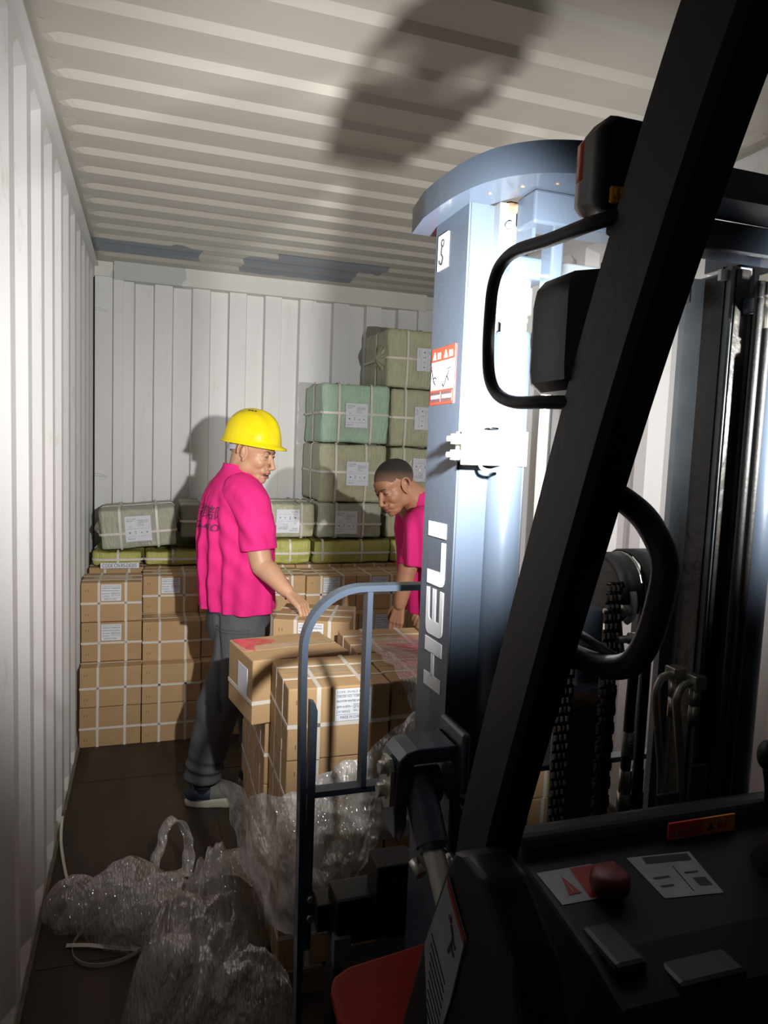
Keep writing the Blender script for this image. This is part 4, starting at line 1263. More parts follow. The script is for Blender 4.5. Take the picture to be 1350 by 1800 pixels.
b = bmesh.new(); box(b, (.665, .470, 1.765), (.70, .500, 1.788), 0, None, .003); obj('lamp_bracket', b, 'black_steel', ind)
# ------------------------------------------------------------------ people
SY, CY = math.sin(YAW), math.cos(YAW)
def remesh(bm, voxel, smooth_it=3, fac=.5):
    me = bpy.data.meshes.new('tmp'); bm.to_mesh(me); bm.free()
    o = bpy.data.objects.new('tmp', me); C.objects.link(o)
    a = o.modifiers.new('r', 'REMESH'); a.mode = 'VOXEL'; a.voxel_size = voxel; a.adaptivity = 0
    s = o.modifiers.new('s', 'SMOOTH'); s.factor = fac; s.iterations = smooth_it
    dg = bpy.context.evaluated_depsgraph_get(); dg.update()
    r = bpy.data.meshes.new_from_object(o.evaluated_get(dg))
    bpy.data.objects.remove(o, do_unlink=True); bpy.data.meshes.remove(me)
    return r

def frame(f, up):
    f = Vector(f).normalized(); up = Vector(up)
    up = (up - f*up.dot(f)).normalized(); left = up.cross(f)
    return Matrix((f, left, up)).transposed()       # local X forward, Y left, Z up

def eloft(bm, rings, n=28, mi=0):
    """rings: (centre, side vector*a, front vector*b)"""
    R = []
    for c, a, b in rings:
        c, a, b = Vector(c), Vector(a), Vector(b)
        R.append([c + a*math.cos(2*pi*i/n) + b*math.sin(2*pi*i/n) for i in range(n)])
    loft(bm, R, mi)

def limb(bm, pts, rad, n=20):
    P = [Vector(p) for p in pts]
    Q = smooth_path(P, 6); m_ = len(Q)
    rings = []
    for i, p in enumerate(Q):
        t = i/(m_-1)*(len(rad)-1); k = min(int(t), len(rad)-2); r = rad[k]+(rad[k+1]-rad[k])*(t-k)
        d = (Q[min(i+1, m_-1)]-Q[max(i-1, 0)]).normalized()
        x, y = ring_frame(d)
        rings.append(circ(p, r, x, y, n))
    # keep the rings aligned
    for i in range(1, len(rings)):
        best = min(range(n), key=lambda s: (rings[i][s]-rings[i-1][0]).length)
        rings[i] = rings[i][best:]+rings[i][:best]
        if (rings[i][1]-rings[i-1][1]).length > (rings[i][-1]-rings[i-1][1]).length: rings[i] = [rings[i][0]]+rings[i][:0:-1]
    loft(bm, rings)
    ell(bm, Q[0], (rad[0],)*3, None, 0, 2); ell(bm, Q[-1], (rad[-1],)*3, None, 0, 2)

def head(bm, c, Rm, open_mouth=0.0, full=1.0):
    """head built round the ear centre, facing local +X"""
    c = Vector(c)
    def E_(p, r, rot=None):
        q = (Rm @ rot) if rot else Rm
        ell(bm, c + Rm @ Vector(p), r, q, 0, 3)
    def Cp(p0, p1, a, b): capsule(bm, c+Rm@Vector(p0), c+Rm@Vector(p1), a, b)
    E_((-.012, 0, .036), (.098, .077, .084)); E_((.040, 0, .035), (.050, .064, .055))
    E_((.038, 0, -.020), (.056, .065*full, .062)); E_((.034, 0, -.062), (.054, .053*full, .042))
    E_((.076, 0, -.100-open_mouth*.3), (.019, .024, .016)); E_((.055, 0, -.088), (.035, .040*full, .025))
    for s in (1, -1):
        E_((.012, s*.048*full, -.052), (.036, .020, .040)); E_((.062, s*.034, -.028), (.026, .025, .026))
        E_((.083, s*.024, .021), (.010, .024, .007)); E_((.076, s*.031, .002), (.014, .015, .012))
        E_((.105, s*.0125, -.044), (.010, .0075, .0075)); E_((.078, s*.022, -.058), (.018, .016, .018))
        # upper and lower lids
        E_((.0850, s*.031, .0085), (.008, .015, .0035)); E_((.0840, s*.031, -.0065), (.008, .014, .003))
        # ear: helix ring, antihelix, lobe
        pts = []
        for k in range(11):
            an = math.radians(-70+k*27)
            pts.append(c + Rm @ Vector((.003+.019*math.cos(an)-.005*math.sin(an), s*(.0865-.008*math.cos(an)), .004+.033*math.sin(an))))
        for a, b in zip(pts, pts[1:]): capsule(bm, a, b, .0046, .0046)
        E_((.002, s*.079, .002), (.015, .0050, .026)); E_((.012, s*.080, -.029), (.009, .0055, .011)); E_((.002, s*.0855, .008), (.005, .0045, .016))
    Cp((.088, 0, .012), (.112, 0, -.030), .0085, .0105); E_((.1145, 0, -.037), (.0115, .012, .0105)); Cp((.102, 0, -.045), (.094, 0, -.054), .007, .009)
    E_((.090, 0, -.0625), (.014, .024, .0075)); E_((.088, 0, -.078-open_mouth), (.013, .020, .0075))
    E_((.072, 0, .040), (.022, .050, .030))

def soften(o, c, Rm, it=14):
    """evens out skin away from eyes, nose, mouth and ears"""
    bm = bmesh.new(); bm.from_mesh(o.data); inv = Rm.transposed(); c = Vector(c); vs = []
    for v in bm.verts:
        q = inv @ (v.co-c)
        if -.20 < q.z < .13 and q.length < .22:
            if (q.x > .070 and abs(q.y) < .050 and -.095 < q.z < .035) or (abs(q.y) > .070 and -.05 < q.x < .045 and q.z < .06): continue
            vs.append(v)
    for _ in range(it): bmesh.ops.smooth_vert(bm, verts=vs, factor=.5, use_axis_x=True, use_axis_y=True, use_axis_z=True)
    bm.to_mesh(o.data); bm.free()

def face_parts(root, c, Rm, open_mouth, brow_drop=0):
    c = Vector(c)
    mt = Matrix.Translation(c) @ Rm.to_4x4()
    for s in (1, -1):
        b = bmesh.new(); ell(b, (.0795, s*.031, .001), (.0118, .0125, .0085), None, 0, 3); ell(b, (.0885, s*.030, .001), (.0032, .0052, .0052), None, 1, 2)
        b.transform(mt); obj('eye', b, ['eye_white', 'iris'], root, True, False)
        b = bmesh.new(); P = [(.0925, s*.011, .020-brow_drop), (.0935, s*.022, .0255-brow_drop), (.0885, s*.034, .0265), (.079, s*.046, .022)]
        tube(b, P, .0026, 8, 4, radii=[.0024, .0036, .0034, .0026, .0012]); b.transform(mt); obj('eyebrow', b, 'brow', root, True, False)
    for s in (1, -1):
        b = bmesh.new(); tube(b, [(.0895, s*.017, .0035), (.0935, s*.026, .0062), (.0925, s*.035, .0058), (.0865, s*.045, .0025)], .0014, 6, 4)
        b.transform(mt); obj('eyelashes', b, 'brow', root, True, False)
    b = bmesh.new(); tube(b, [(.084, .022, -.0675), (.0985, .011, -.0635), (.1035, 0, -.0645), (.0985, -.011, -.0635), (.084, -.022, -.0675)], .0032, 8, 5, radii=[.0015, .0034, .0040, .0036, .0040, .0034, .0015])
    z = -.0755-open_mouth
    tube(b, [(.084, .020, z+.003), (.096, .011, z-.001), (.1005, 0, z-.002), (.096, -.011, z-.001), (.084, -.020, z+.003)], .0038, 8, 5, radii=[.002, .004, .0046, .0046, .004, .002])
    b.transform(mt); obj('lips', b, 'lip', root, True, False)
    if open_mouth > .002:
        b = bmesh.new(); ell(b, (.088, 0, -.0705-open_mouth*.5), (.0145, .0185, .004+open_mouth*.5), None, 0, 2); box(b, (.094, -.011, -.0695), (.1015, .011, -.066), 1)
        b.transform(mt); obj('mouth', b, ['mouth', 'teeth'], root, True, False)

def hand(bm, wrist, fwd, nrm, side, curl=1.0, scale=1.0, thumb=1):
    """palm plus five tapering bent fingers. fwd along the hand, nrm out of the back of the hand, side = towards the thumb"""
    w_ = Vector(wrist); f = Vector(fwd).normalized(); n = Vector(nrm); n = (n-f*n.dot(f)).normalized(); s = n.cross(f)
    if s.dot(Vector(side)) < 0: s = -s
    S = scale
    for t in (-.027, -.009, .009, .027):
        capsule(bm, w_+f*.012*S+s*t*.55*S, w_+f*.088*S+s*t*S, .014*S, .0125*S)
    ell(bm, w_+f*.05*S-n*.006*S, (.038*S, .032*S, .016*S), Matrix((f, s, n)).transposed())
    for t, L in ((.029, .92), (.010, 1.03), (-.009, .97), (-.027, .78)):
        p = w_+f*.088*S+s*t*S; d = f.copy(); rad = .0090*S
        for k, seg in enumerate((.042, .026, .021)):
            ang = curl*(.62, .85, .55)[k]
            d = (d*math.cos(ang) - n*math.sin(ang)).normalized() if k == 0 else (Matrix.Rotation(0, 3, 'X') @ d)
            if k > 0:
                perp = (f*math.sin(curl*sum((.62, .85, .55)[:k+1])) + n*math.cos(curl*sum((.62, .85, .55)[:k+1])))
                a_ = curl*sum((.62, .85, .55)[:k+1]); d = f*math.cos(a_) - n*math.sin(a_)
            q = p + d*seg*L*S
            capsule(bm, p, q, rad, rad*.92); p = q; rad *= .92
    p = w_+f*.022*S+s*.026*S-n*.006*S
    d1 = (f*.72+s*.62-n*.35).normalized(); q = p+d1*.040*S; capsule(bm, p, q, .0135*S, .0105*S)
    d2 = (f*.93+s*.10-n*.45).normalized(); r_ = q+d2*.030*S; capsule(bm, q, r_, .0102*S, .0095*S)
    d3 = (f*.88-s*.10-n*.55).normalized(); capsule(bm, r_, r_+d3*.024*S, .0095*S, .0082*S)

def cut(me, planes):
    """planes: (point, normal, centre, radius): removes what lies on the normal side within the radius"""
    bm = bmesh.new(); bm.from_mesh(me)
    for p, n, c, r in planes:
        p, n, c = Vector(p), Vector(n).normalized(), Vector(c)
        vs = set(v for v in bm.verts if (v.co-c).length < r)
        fs = [f for f in bm.faces if all(v in vs for v in f.verts)]
        g = list(set([v for f in fs for v in f.verts]))+list(set([e for f in fs for e in f.edges]))+fs
        bmesh.ops.bisect_plane(bm, geom=g, plane_co=p, plane_no=n)
        dl = [f for f in bm.faces if (f.calc_center_median()-c).length < r+.01 and (f.calc_center_median()-p).dot(n) > 1e-5]
        bmesh.ops.delete(bm, geom=dl, context='FACES')
    bmesh.ops.delete(bm, geom=[v for v in bm.verts if not v.link_faces], context='VERTS')
    bm.to_mesh(me); bm.free(); return me

def folds(me, fn):
    me.update()
    nr = [Vector(v.normal) for v in me.vertices]
    for v, n in zip(me.vertices, nr): v.co += n*fn(v.co, n)
    me.update()

def garment(name, me, mt, root, thick=.003):
    me.materials.clear(); me.materials.append(M[mt])
    me.polygons.foreach_set('use_smooth', [True]*len(me.polygons))
    o = bpy.data.objects.new(name, me); C.objects.link(o); o.parent = root
    s = o.modifiers.new('Solidify', 'SOLIDIFY'); s.thickness = thick; s.offset = -1
    return o

def bodymesh(name, bm, mt, root, voxel=.0038, it=3):
    me = remesh(bm, voxel, it, .5)
    me.materials.clear(); me.materials.append(M[mt])
    me.polygons.foreach_set('use_smooth', [True]*len(me.polygons))
    o = bpy.data.objects.new(name, me); C.objects.link(o); o.parent = root
    return o

def person_root(u, v, label):
    X = CX + u*CY + v*SY; Y = -u*SY + v*CY
    r = empty('person', (X, Y, 0), -YAW)
    tag(r, label, 'person')
    return r

def shoe(root, c, f, L=.285):
    """c = ground point under the heel end, f = direction of the toe"""
    f = Vector((f[0], f[1], 0)).normalized(); s = Vector((-f.y, f.x, 0)); c = Vector(c)
    def ringz(z, sc, toe=1.0):
        q = []
        for i in range(28):
            a = 2*pi*i/28; x_ = math.cos(a); y_ = math.sin(a)
            xx = L*.5+x_*L*.5*sc; wd = (.047 if x_ > 0 else .036)*sc*(1-.12*abs(x_))
            zz_ = z + (.012*max(0, x_-.6) if z < .03 else 0)
            q.append(c+f*xx+s*(y_*wd)+Vector((0, 0, zz_)))
        return q
    b = bmesh.new(); loft(b, [ringz(.001, .96), ringz(.008, 1.03), ringz(.030, 1.05), ringz(.042, 1.0)])
    b2 = b; o = obj('shoe', b2, 'sole', root, True, False)
    b = bmesh.new()
    limb(b, [c+f*.045+Vector((0, 0, .055)), c+f*.13+Vector((0, 0, .058)), c+f*.20+Vector((0, 0, .05)), c+f*.245+Vector((0, 0, .043))], [.036, .040, .036, .026])
    limb(b, [c+f*.055+Vector((0, 0, .05)), c+f*.060+Vector((0, 0, .105))], [.036, .038])
    me = remesh(b, .005, 3); me.materials.append(M['shoe']); me.polygons.foreach_set('use_smooth', [True]*len(me.polygons))
    u = bpy.data.objects.new('shoe_upper', me); C.objects.link(u); u.parent = o
    b = bmesh.new()
    for k in range(5):
        p = c+f*(.105+.022*k)+Vector((0, 0, .098-.007*k)); tube(b, [p-s*.026-Vector((0, 0, .010)), p, p+s*.026-Vector((0, 0, .010))], .0025, 6, 3)
    obj('laces', b, 'sole', o, True, False)
    b = bmesh.new()
    limb(b, [c+f*.03+Vector((0, 0, .062)), c+f*.10+Vector((0, 0, .058))], [.0385, .0400])
    me = remesh(b, .006, 2); me.materials.append(M['shoe_navy']); me.polygons.foreach_set('use_smooth', [True]*len(me.polygons))
    u = bpy.data.objects.new('heel_panel', me); C.objects.link(u); u.parent = o

# ---- the man with the yellow helmet (coordinates: u right, v away, z up as seen from the truck; root at u=-.63, v=3.06)
U0, V0 = -.63, 3.06
def L1(u, v, z): return Vector((u-U0, v-V0, z))
p1 = person_root(U0, V0, 'person in magenta T-shirt and yellow hard hat leaning on a carton, looking right')
F = Vector((.80, .60, 0)); Rt = Vector((.60, -.80, 0))
RH = frame((.93, -.30, -.24), (.02, 0, 1))
HC = L1(-.572, 3.05, 1.547)
bm = bmesh.new()
head(bm, HC, RH, .006)
limb(bm, [HC+RH@Vector((-.022, 0, -.02)), L1(-.615, 3.07, 1.47), L1(-.635, 3.08, 1.40)], [.062, .060, .075])
eloft(bm, [(L1(-.635, 3.08, 1.43), Rt*.09, F*.06), (L1(-.64, 3.08, 1.38), Rt*.17, F*.09), (L1(-.64, 3.08, 1.20), Rt*.165, F*.10), (L1(-.62, 3.08, 1.0), Rt*.15, F*.10), (L1(-.62, 3.08, .85), Rt*.16, F*.10)])
# right arm (towards us)
SH, EL, WR = L1(-.560, 2.955, 1.375), L1(-.490, 2.895, 1.085), L1(-.372, 2.820, 1.000)
limb(bm, [SH, (SH+EL)/2+Vector((-.006, -.004, .0)), EL], [.058, .052, .045])
limb(bm, [EL, EL+(WR-EL)*.3+Vector((.004, 0, .004)), EL+(WR-EL)*.75, WR], [.044, .045, .033, .027])
hand(bm, WR+(WR-EL).normalized()*.0, L1(-.305, 2.785, .952)-WR, (.45, -.25, .88), (.1, 1, 0), .95, .98)
# left arm, hidden in front of the chest
SL, E2, W2 = L1(-.745, 3.20, 1.375), L1(-.66, 3.30, 1.12), L1(-.50, 3.20, 1.00)
limb(bm, [SL, E2], [.055, .044]); limb(bm, [E2, W2], [.042, .028]); hand(bm, W2, (.8, -.4, -.3), (.1, .3, 1), (.4, -.8, 0), .8, .95)
# legs inside the trousers
limb(bm, [L1(-.575, 3.01, .82), L1(-.665, 3.0, .47), L1(-.745, 3.0, .13)], [.08, .055, .04]); limb(bm, [L1(-.655, 3.16, .82), L1(-.565, 3.20, .47), L1(-.56, 3.20, .13)], [.08, .055, .04])
soften(bodymesh('body', bm, 'skin', p1, .0036, 4), HC, RH)
face_parts(p1, HC, RH, .006, .003)
# T-shirt
bm = bmesh.new()
eloft(bm, [(L1(-.622, 3.08, .80), Rt*.198, F*.138), (L1(-.622, 3.08, .87), Rt*.200, F*.140), (L1(-.628, 3.08, 1.0), Rt*.205, F*.142), (L1(-.634, 3.08, 1.15), Rt*.212, F*.145),
           (L1(-.640, 3.08, 1.27), Rt*.210, F*.138), (L1(-.646, 3.08, 1.35), Rt*.200, F*.118), (L1(-.644, 3.08, 1.405), Rt*.170, F*.098), (L1(-.636, 3.078, 1.445), Rt*.118, F*.082), (L1(-.628, 3.074, 1.478), Rt*.076, F*.072), (L1(-.620, 3.07, 1.53), Rt*.062, F*.066)])
me_t = remesh(bm, .0065, 6); bm = bmesh.new()
ax = (EL-SH).normalized()
limb(bm, [L1(-.600, 2.985, 1.385), L1(-.552, 2.945, 1.33), L1(-.528, 2.925, 1.25), L1(-.508, 2.912, 1.10)], [.080, .084, .079, .072])
axl = (E2-SL).normalized(); limb(bm, [L1(-.70, 3.16, 1.38), SL+axl*.10, SL+axl*.30], [.078, .078, .072])
me = remesh(bm, .0065, 4)
slv_c = L1(-.514, 2.915, 1.150)
cut(me_t, [(L1(-.62, 3.08, .872), (0.0, 0, -1), L1(-.62, 3.08, .80), .30), (L1(-.63, 3.07, 1.490), (.12, .05, 1), L1(-.62, 3.07, 1.52), .11)])
cut(me, [(slv_c, L1(-.508, 2.912, 1.10)-L1(-.528, 2.925, 1.25), slv_c, .25), (SL+axl*.20, axl, SL+axl*.28, .11)])
def joinm(a, b):
    q = bmesh.new(); q.from_mesh(a); q.from_mesh(b); q.to_mesh(a); q.free(); return a
def fold1(p, n):
    u, v, z = p.x+U0, p.y+V0, p.z
    ang = math.atan2((Vector((p.x, p.y-.02, 0))).dot(F), (Vector((p.x, p.y-.02, 0))).dot(Rt))
    d = 0
    back = max(0, -n.dot(F))
    low = max(0, min(1, (1.40-z)/.12))
    # long hanging folds below the shoulder blades
    for a0, amp, wd in ((-2.02, -.042, .060), (-1.72, .016, .09), (-2.35, .012, .10), (-1.30, .008, .10), (-2.66, -.012, .08), (-.95, -.006, .08)):
        s = a0 + .10*math.sin(z*7+a0*5)
        d += amp*math.exp(-((ang-s)/wd)**2)*low*min(1, (1.45-z)/.3)
    d += .009*math.sin(ang*12+z*4+2.5*noise.noise(Vector((z*4, ang, 0))))*low*(.4+.6*(1.3-z)/.4 if z < 1.3 else .4)
    # drag lines from the armpit
    q = (Vector(p)-L1(-.55, 2.93, 1.22))
    if n.y < .2:
        t = q.x*.5+q.z*1.0
        d += .007*math.sin(t*62+q.x*30)*math.exp(-q.length/.16)
    d += .004*noise.noise(Vector((u*9, v*9, z*6)))+.0015*noise.noise(Vector((u*40, v*40, z*25)))
    if z > 1.44: d *= .25
    return d
folds(me, fold1); folds(me_t, fold1); me = joinm(me_t, me)
shirt = garment('shirt', me, 'shirt', p1)
# printed lettering on the back of the shirt
bm = bmesh.new()
me_b = shirt.data
bvh = BVHTree.FromPolygons([v.co[:] for v in me_b.vertices], [tuple(q.vertices) for q in me_b.polygons])
def print_on(text, size, z0, a_start, fit):
    t = text_mesh(text, size, bold=.0006)
    tb = bmesh.new(); tb.from_mesh(t); bpy.data.meshes.remove(t)
    bmesh.ops.triangulate(tb, faces=tb.faces[:])
    bmesh.ops.subdivide_edges(tb, edges=[e for e in tb.edges if e.calc_length() > .012], cuts=2)
    xs = [v.co.x for v in tb.verts]; x0, x1 = min(xs), max(xs)
    for v in tb.verts:
        s = (v.co.x-x0)/(x1-x0)*fit
        base = L1(-.640, 3.08, z0+v.co.y) + Rt*(a_start+s)       # runs from his left to his right across the back
        o_ = base - F*.5
        hit = bvh.ray_cast(o_, F)
        v.co = (hit[0]-F*.0016) if hit[0] else base - F*.14
    tm = bpy.data.meshes.new('x'); tb.to_mesh(tm); tb.free()
    bm.from_mesh(tm); bpy.data.meshes.remove(tm)
print_on('口装卸部', .062, 1.268, -.155, .245)
print_on('13240470', .040, 1.216, -.165, .255)
for f_ in bm.faces: f_.smooth = False
obj('printed_lettering', bm, mat('faded_black_print', (.16, .02, .09), .7), shirt, False, False)
# trousers
bm = bmesh.new()
eloft(bm, [(L1(-.62, 3.08, .97), Rt*.165, F*.118), (L1(-.62, 3.08, .88), Rt*.172, F*.128), (L1(-.622, 3.08, .80), Rt*.182, F*.132), (L1(-.622, 3.08, .73), Rt*.17, F*.12)])
limb(bm, [L1(-.585, 3.01, .80), L1(-.610, 3.0, .62), L1(-.672, 2.99, .47), L1(-.712, 2.99, .30), L1(-.738, 2.995, .17), L1(-.742, 3.0, .125)], [.118, .108, .094, .086, .076, .070])
limb(bm, [L1(-.655, 3.15, .80), L1(-.60, 3.18, .62), L1(-.565, 3.20, .47), L1(-.555, 3.20, .30), L1(-.555, 3.20, .13)], [.115, .10, .09, .08, .066])
me = remesh(bm, .007, 6)
cut(me, [(L1(-.742, 3.0, .125), (0, 0, -1), L1(-.742, 3.0, .08), .10), (L1(-.555, 3.20, .125), (0, 0, -1), L1(-.555, 3.20, .08), .10), (L1(-.62, 3.08, .965), (0, 0, 1), L1(-.62, 3.08, 1.0), .25)])
def fold2(p, n):
    z = p.z; u = p.x+U0; v = p.y+V0
    d = .006*noise.noise(Vector((u*8, v*8, z*5)))
    k = math.exp(-((z-.17)/.06)**2)
    d += k*.007*math.sin(z*120+u*20) + .004*math.sin((z*30+u*45+v*20))*math.exp(-((z-.42)/.12)**2)
    d += -.012*math.exp(-((u+.668-(.70-z)*.10)/.012)**2)*(1 if n.y < 0 and .45 < z < .86 else 0)
    if z < .145: d += .006
    return d
folds(me, fold2)
tr_ = garment('trousers', me, 'trouser', p1)
b = bmesh.new()      # back pocket welt
pk = BVHTree.FromPolygons([v.co[:] for v in me.vertices], [tuple(q.vertices) for q in me.polygons])
for zc in (.812, .800):
    P = []
    for t in range(9):
        o_ = L1(-.690+.019*t, 2.6, zc); h_ = pk.ray_cast(o_, Vector((0, 1, 0)))
        if h_[0]: P.append(h_[0]-Vector((0, .001, 0)))
    if len(P) > 2: tube(b, P, .0028, 6, 2)
obj('back_pocket', b, 'trouser', tr_, True, False)
b = bmesh.new()
limb(b, [L1(-.745, 3.0, .085), L1(-.743, 3.0, .145)], [.044, .046]); obj('sock', b, 'sock', p1, True, False)
b = bmesh.new()
limb(b, [L1(-.56, 3.20, .085), L1(-.556, 3.2, .145)], [.044, .046]); obj('sock', b, 'sock', p1, True, False)
shoe(p1, L1(-.812, 2.985, 0), (.97, .22)); shoe(p1, L1(-.620, 3.19, 0), (.95, .1))
# helmet
RHh = frame((.93, -.30, -.105), (.03, 0, 1))
HH = HC + RHh @ Vector((-.004, 0, .042))
def hp(a, t, s=1.0, dz_=0.0):
    """a azimuth, t elevation 0..1 (rim..top)"""
    el = t*pi/2
    rx = .128*s; ry = .104*s; rz = .136*s
    k = math.cos(el)**.82
    return Vector((rx*k*math.cos(a), ry*k*math.sin(a), rz*math.sin(el)+dz_))
b = bmesh.new()
NA = 64; rings = []
rim = []
for i in range(NA):
    a = 2*pi*i/NA; fr = max(0, math.cos(a)); e = .010+.019*fr**2.2
    p = hp(a, 0); d = Vector((p.x, p.y, 0)).normalized(); rim.append((p, d, e))
rings.append([p+d*(e)-Vector((0, 0, .010+.006*max(0, math.cos(2*pi*i/NA)))) for i, (p, d, e) in enumerate(rim)])
rings.append([p+d*(e*.98)-Vector((0, 0, .005+.004*max(0, math.cos(2*pi*i/NA)))) for i, (p, d, e) in enumerate(rim)])
rings.append([p+d*.003 for p, d, e in rim])
for t in (.06, .14, .24, .36, .48, .60, .72, .83, .92, .985):
    q = []
    for i in range(NA):
        a = 2*pi*i/NA; p = hp(a, t)
        # raised centre crest and side ribs
        yy = abs(p.y); cr = .007*math.exp(-(yy/.022)**4)*min(1, t*2.2)
        rb = .004*math.exp(-((yy-.055)/.010)**2)*(1 if .3 < t < .85 else 0)
        n = Vector((p.x/.128**2, p.y/.104**2, p.z/.136**2)).normalized()
        q.append(p+n*(cr+rb))
    rings.append(q)
inner_ = [[p*.965+Vector((0, 0, -.002)) for p in r] for r in rings[:1:-1]]
loft(b, [inner_[0]]+inner_[1:]+rings, caps=True)
b.transform(Matrix.Translation(HH) @ RHh.to_4x4())
hm = obj('hard_hat', b, 'helmet', p1, True, False)
b = bmesh.new()
for k in range(3):
    p = hp(-pi/2-.15+0.28*k, .80); n = Vector((p.x/.128**2, p.y/.104**2, p.z/.136**2)).normalized()
    ell(b, p+n*.0035, (.006, .0028, .0022), frame((1, 0, 0), n), 0, 2)
b.transform(Matrix.Translation(HH) @ RHh.to_4x4()); obj('vent_holes', b, 'ink', hm, True, False)
b = bmesh.new()
for s in (-1, 1):
    p = hp(s*1.22, .10); n = Vector((p.x/.128**2, p.y/.104**2, 0)).normalized(); box(b, p-Vector((.014, .003, .012)), p+Vector((.014, .003, .012)), 0, None, .002)
b.transform(Matrix.Translation(HH) @ RHh.to_4x4()); obj('accessory_slot', b, 'helmet', hm, False, False)
b = bmesh.new()     # suspension band at the nape
P = [hp(a, 0, .80)-Vector((0, 0, .020+.012*abs(math.cos(a)))) for a in [pi*(.60+.8*k/14) for k in range(15)]]
rect_sweep(b, P, .011, .0012, (0, 0, 1), 0, 1)
P = [hp(pi-.18, 0, .86), hp(pi-.20, 0, .84)-Vector((0, 0, .05))]; rect_sweep(b, P, .009, .002, (0, 1, 0), 0, 1)
b.transform(Matrix.Translation(HH) @ RHh.to_4x4()); obj('nape_band', b, 'webbing', hm, False, False)

# ---- second man: bare head, bent forward, half behind the mast
U0, V0 = .27, 3.38
p2 = person_root(U0, V0, 'bareheaded person in magenta T-shirt bending forward, looking down, half hidden by the mast')
F = Vector((-.72, -.69, 0)).normalized(); Rt = Vector((-.69, .72, 0)).normalized()
RH2 = frame((-.66, -.60, -.45), (-.17, .02, 1.0))
HC2 = L1(.046, 3.30, 1.412)
bm = bmesh.new()
head(bm, HC2, RH2, 0, 1.06)
limb(bm, [HC2+RH2@Vector((-.02, 0, -.02)), L1(.115, 3.33, 1.375), L1(.175, 3.36, 1.33)], [.066, .066, .078])
eloft(bm, [(L1(.175, 3.36, 1.34), Rt*.09, F*.06), (L1(.195, 3.36, 1.29), Rt*.17, F*.09), (L1(.235, 3.37, 1.12), Rt*.16, F*.10), (L1(.29, 3.40, .85), Rt*.16, F*.10)])
SH, EL, WR = L1(.170, 3.215, 1.255), L1(.112, 3.19, 1.03), L1(.088, 3.18, .885)
limb(bm, [SH, EL], [.052, .042]); limb(bm, [EL, EL+(WR-EL)*.4, WR], [.041, .040, .028])
hand(bm, WR, (-.16, .0, -1), (-.35, -.95, 0), (-1, .3, 0), .30, .92)
SL, E2, W2 = L1(.27, 3.49, 1.25), L1(.30, 3.45, 1.0), L1(.24, 3.33, .88)
limb(bm, [SL, E2], [.05, .042]); limb(bm, [E2, W2], [.042, .03]); hand(bm, W2, (-.5, -.6, -.5), (.2, -.3, .9), (1, 0, 0), .6, .92)
limb(bm, [L1(.31, 3.31, .82), L1(.29, 3.30, .46), L1(.33, 3.36, .12)], [.08, .055, .04]); limb(bm, [L1(.35, 3.47, .82), L1(.35, 3.46, .46), L1(.38, 3.52, .12)], [.08, .055, .04])
soften(bodymesh('body', bm, 'skin_tan', p2, .0036, 4), HC2, RH2)
face_parts(p2, HC2, RH2, 0)
# buzzed hair cap
b = bmesh.new(); ell(b, (-.013, 0, .038), (.1010, .0800, .0860), None, 0, 5)
me = bpy.data.meshes.new('hair'); b.to_mesh(me); b.free()
bm = bmesh.new(); bm.from_mesh(me)
dl = []
for f_ in bm.faces:
    c_ = f_.calc_center_median()
    edge = .052 if c_.x > .03 else (.052-(.03-c_.x)*.9 if c_.x > -.03 else -.012)
    if c_.x > .03 and abs(c_.y) > .045: edge = .045
    if c_.z < edge + .004*noise.noise(c_*80): dl.append(f_)
bmesh.ops.delete(bm, geom=dl, context='FACES')
for v in bm.verts: v.co += v.co.normalized()*.0012*noise.noise(v.co*300)
bm.to_mesh(me); bm.free()
me.transform(Matrix.Translation(HC2) @ RH2.to_4x4())
me.materials.append(M['hair']); me.polygons.foreach_set('use_smooth', [True]*len(me.polygons))
o = bpy.data.objects.new('hair', me); C.objects.link(o); o.parent = p2
sd = o.modifiers.new('Solidify', 'SOLIDIFY'); sd.thickness = .004; sd.offset = -1
# his T-shirt
bm = bmesh.new()
eloft(bm, [(L1(.285, 3.37, .72), Rt*.205, F*.150), (L1(.275, 3.37, .80), Rt*.205, F*.150), (L1(.262, 3.37, .95), Rt*.205, F*.150), (L1(.245, 3.37, 1.10), Rt*.205, F*.148), (L1(.222, 3.37, 1.20), Rt*.20, F*.135),
           (L1(.205, 3.37, 1.27), Rt*.185, F*.110), (L1(.190, 3.37, 1.315), Rt*.15, F*.092), (L1(.168, 3.36, 1.352), Rt*.098, F*.082), (L1(.15, 3.35, 1.385), Rt*.07, F*.072), (L1(.13, 3.34, 1.43), Rt*.06, F*.062)])
me_t = remesh(bm, .0065, 6); bm = bmesh.new()
ax = (EL-SH).normalized()
limb(bm, [L1(.19, 3.24, 1.26), L1(.162, 3.21, 1.20), L1(.140, 3.20, 1.00)], [.078, .078, .074])
axl = (E2-SL).normalized(); limb(bm, [L1(.25, 3.46, 1.26), SL+axl*.1, SL+axl*.28], [.075, .075, .07])
me = remesh(bm, .0065, 6)
cut(me_t, [(L1(.28, 3.4, .80), (-.1, -.1, -1), L1(.28, 3.4, .72), .30), (L1(.15, 3.35, 1.385), (-.45, -.15, 1), L1(.135, 3.34, 1.41), .10)])
cut(me, [(L1(.145, 3.2, 1.065), (-.15, -.05, -1), L1(.14, 3.18, 1.02), .14), (SL+axl*.19, axl, SL+axl*.27, .11)])
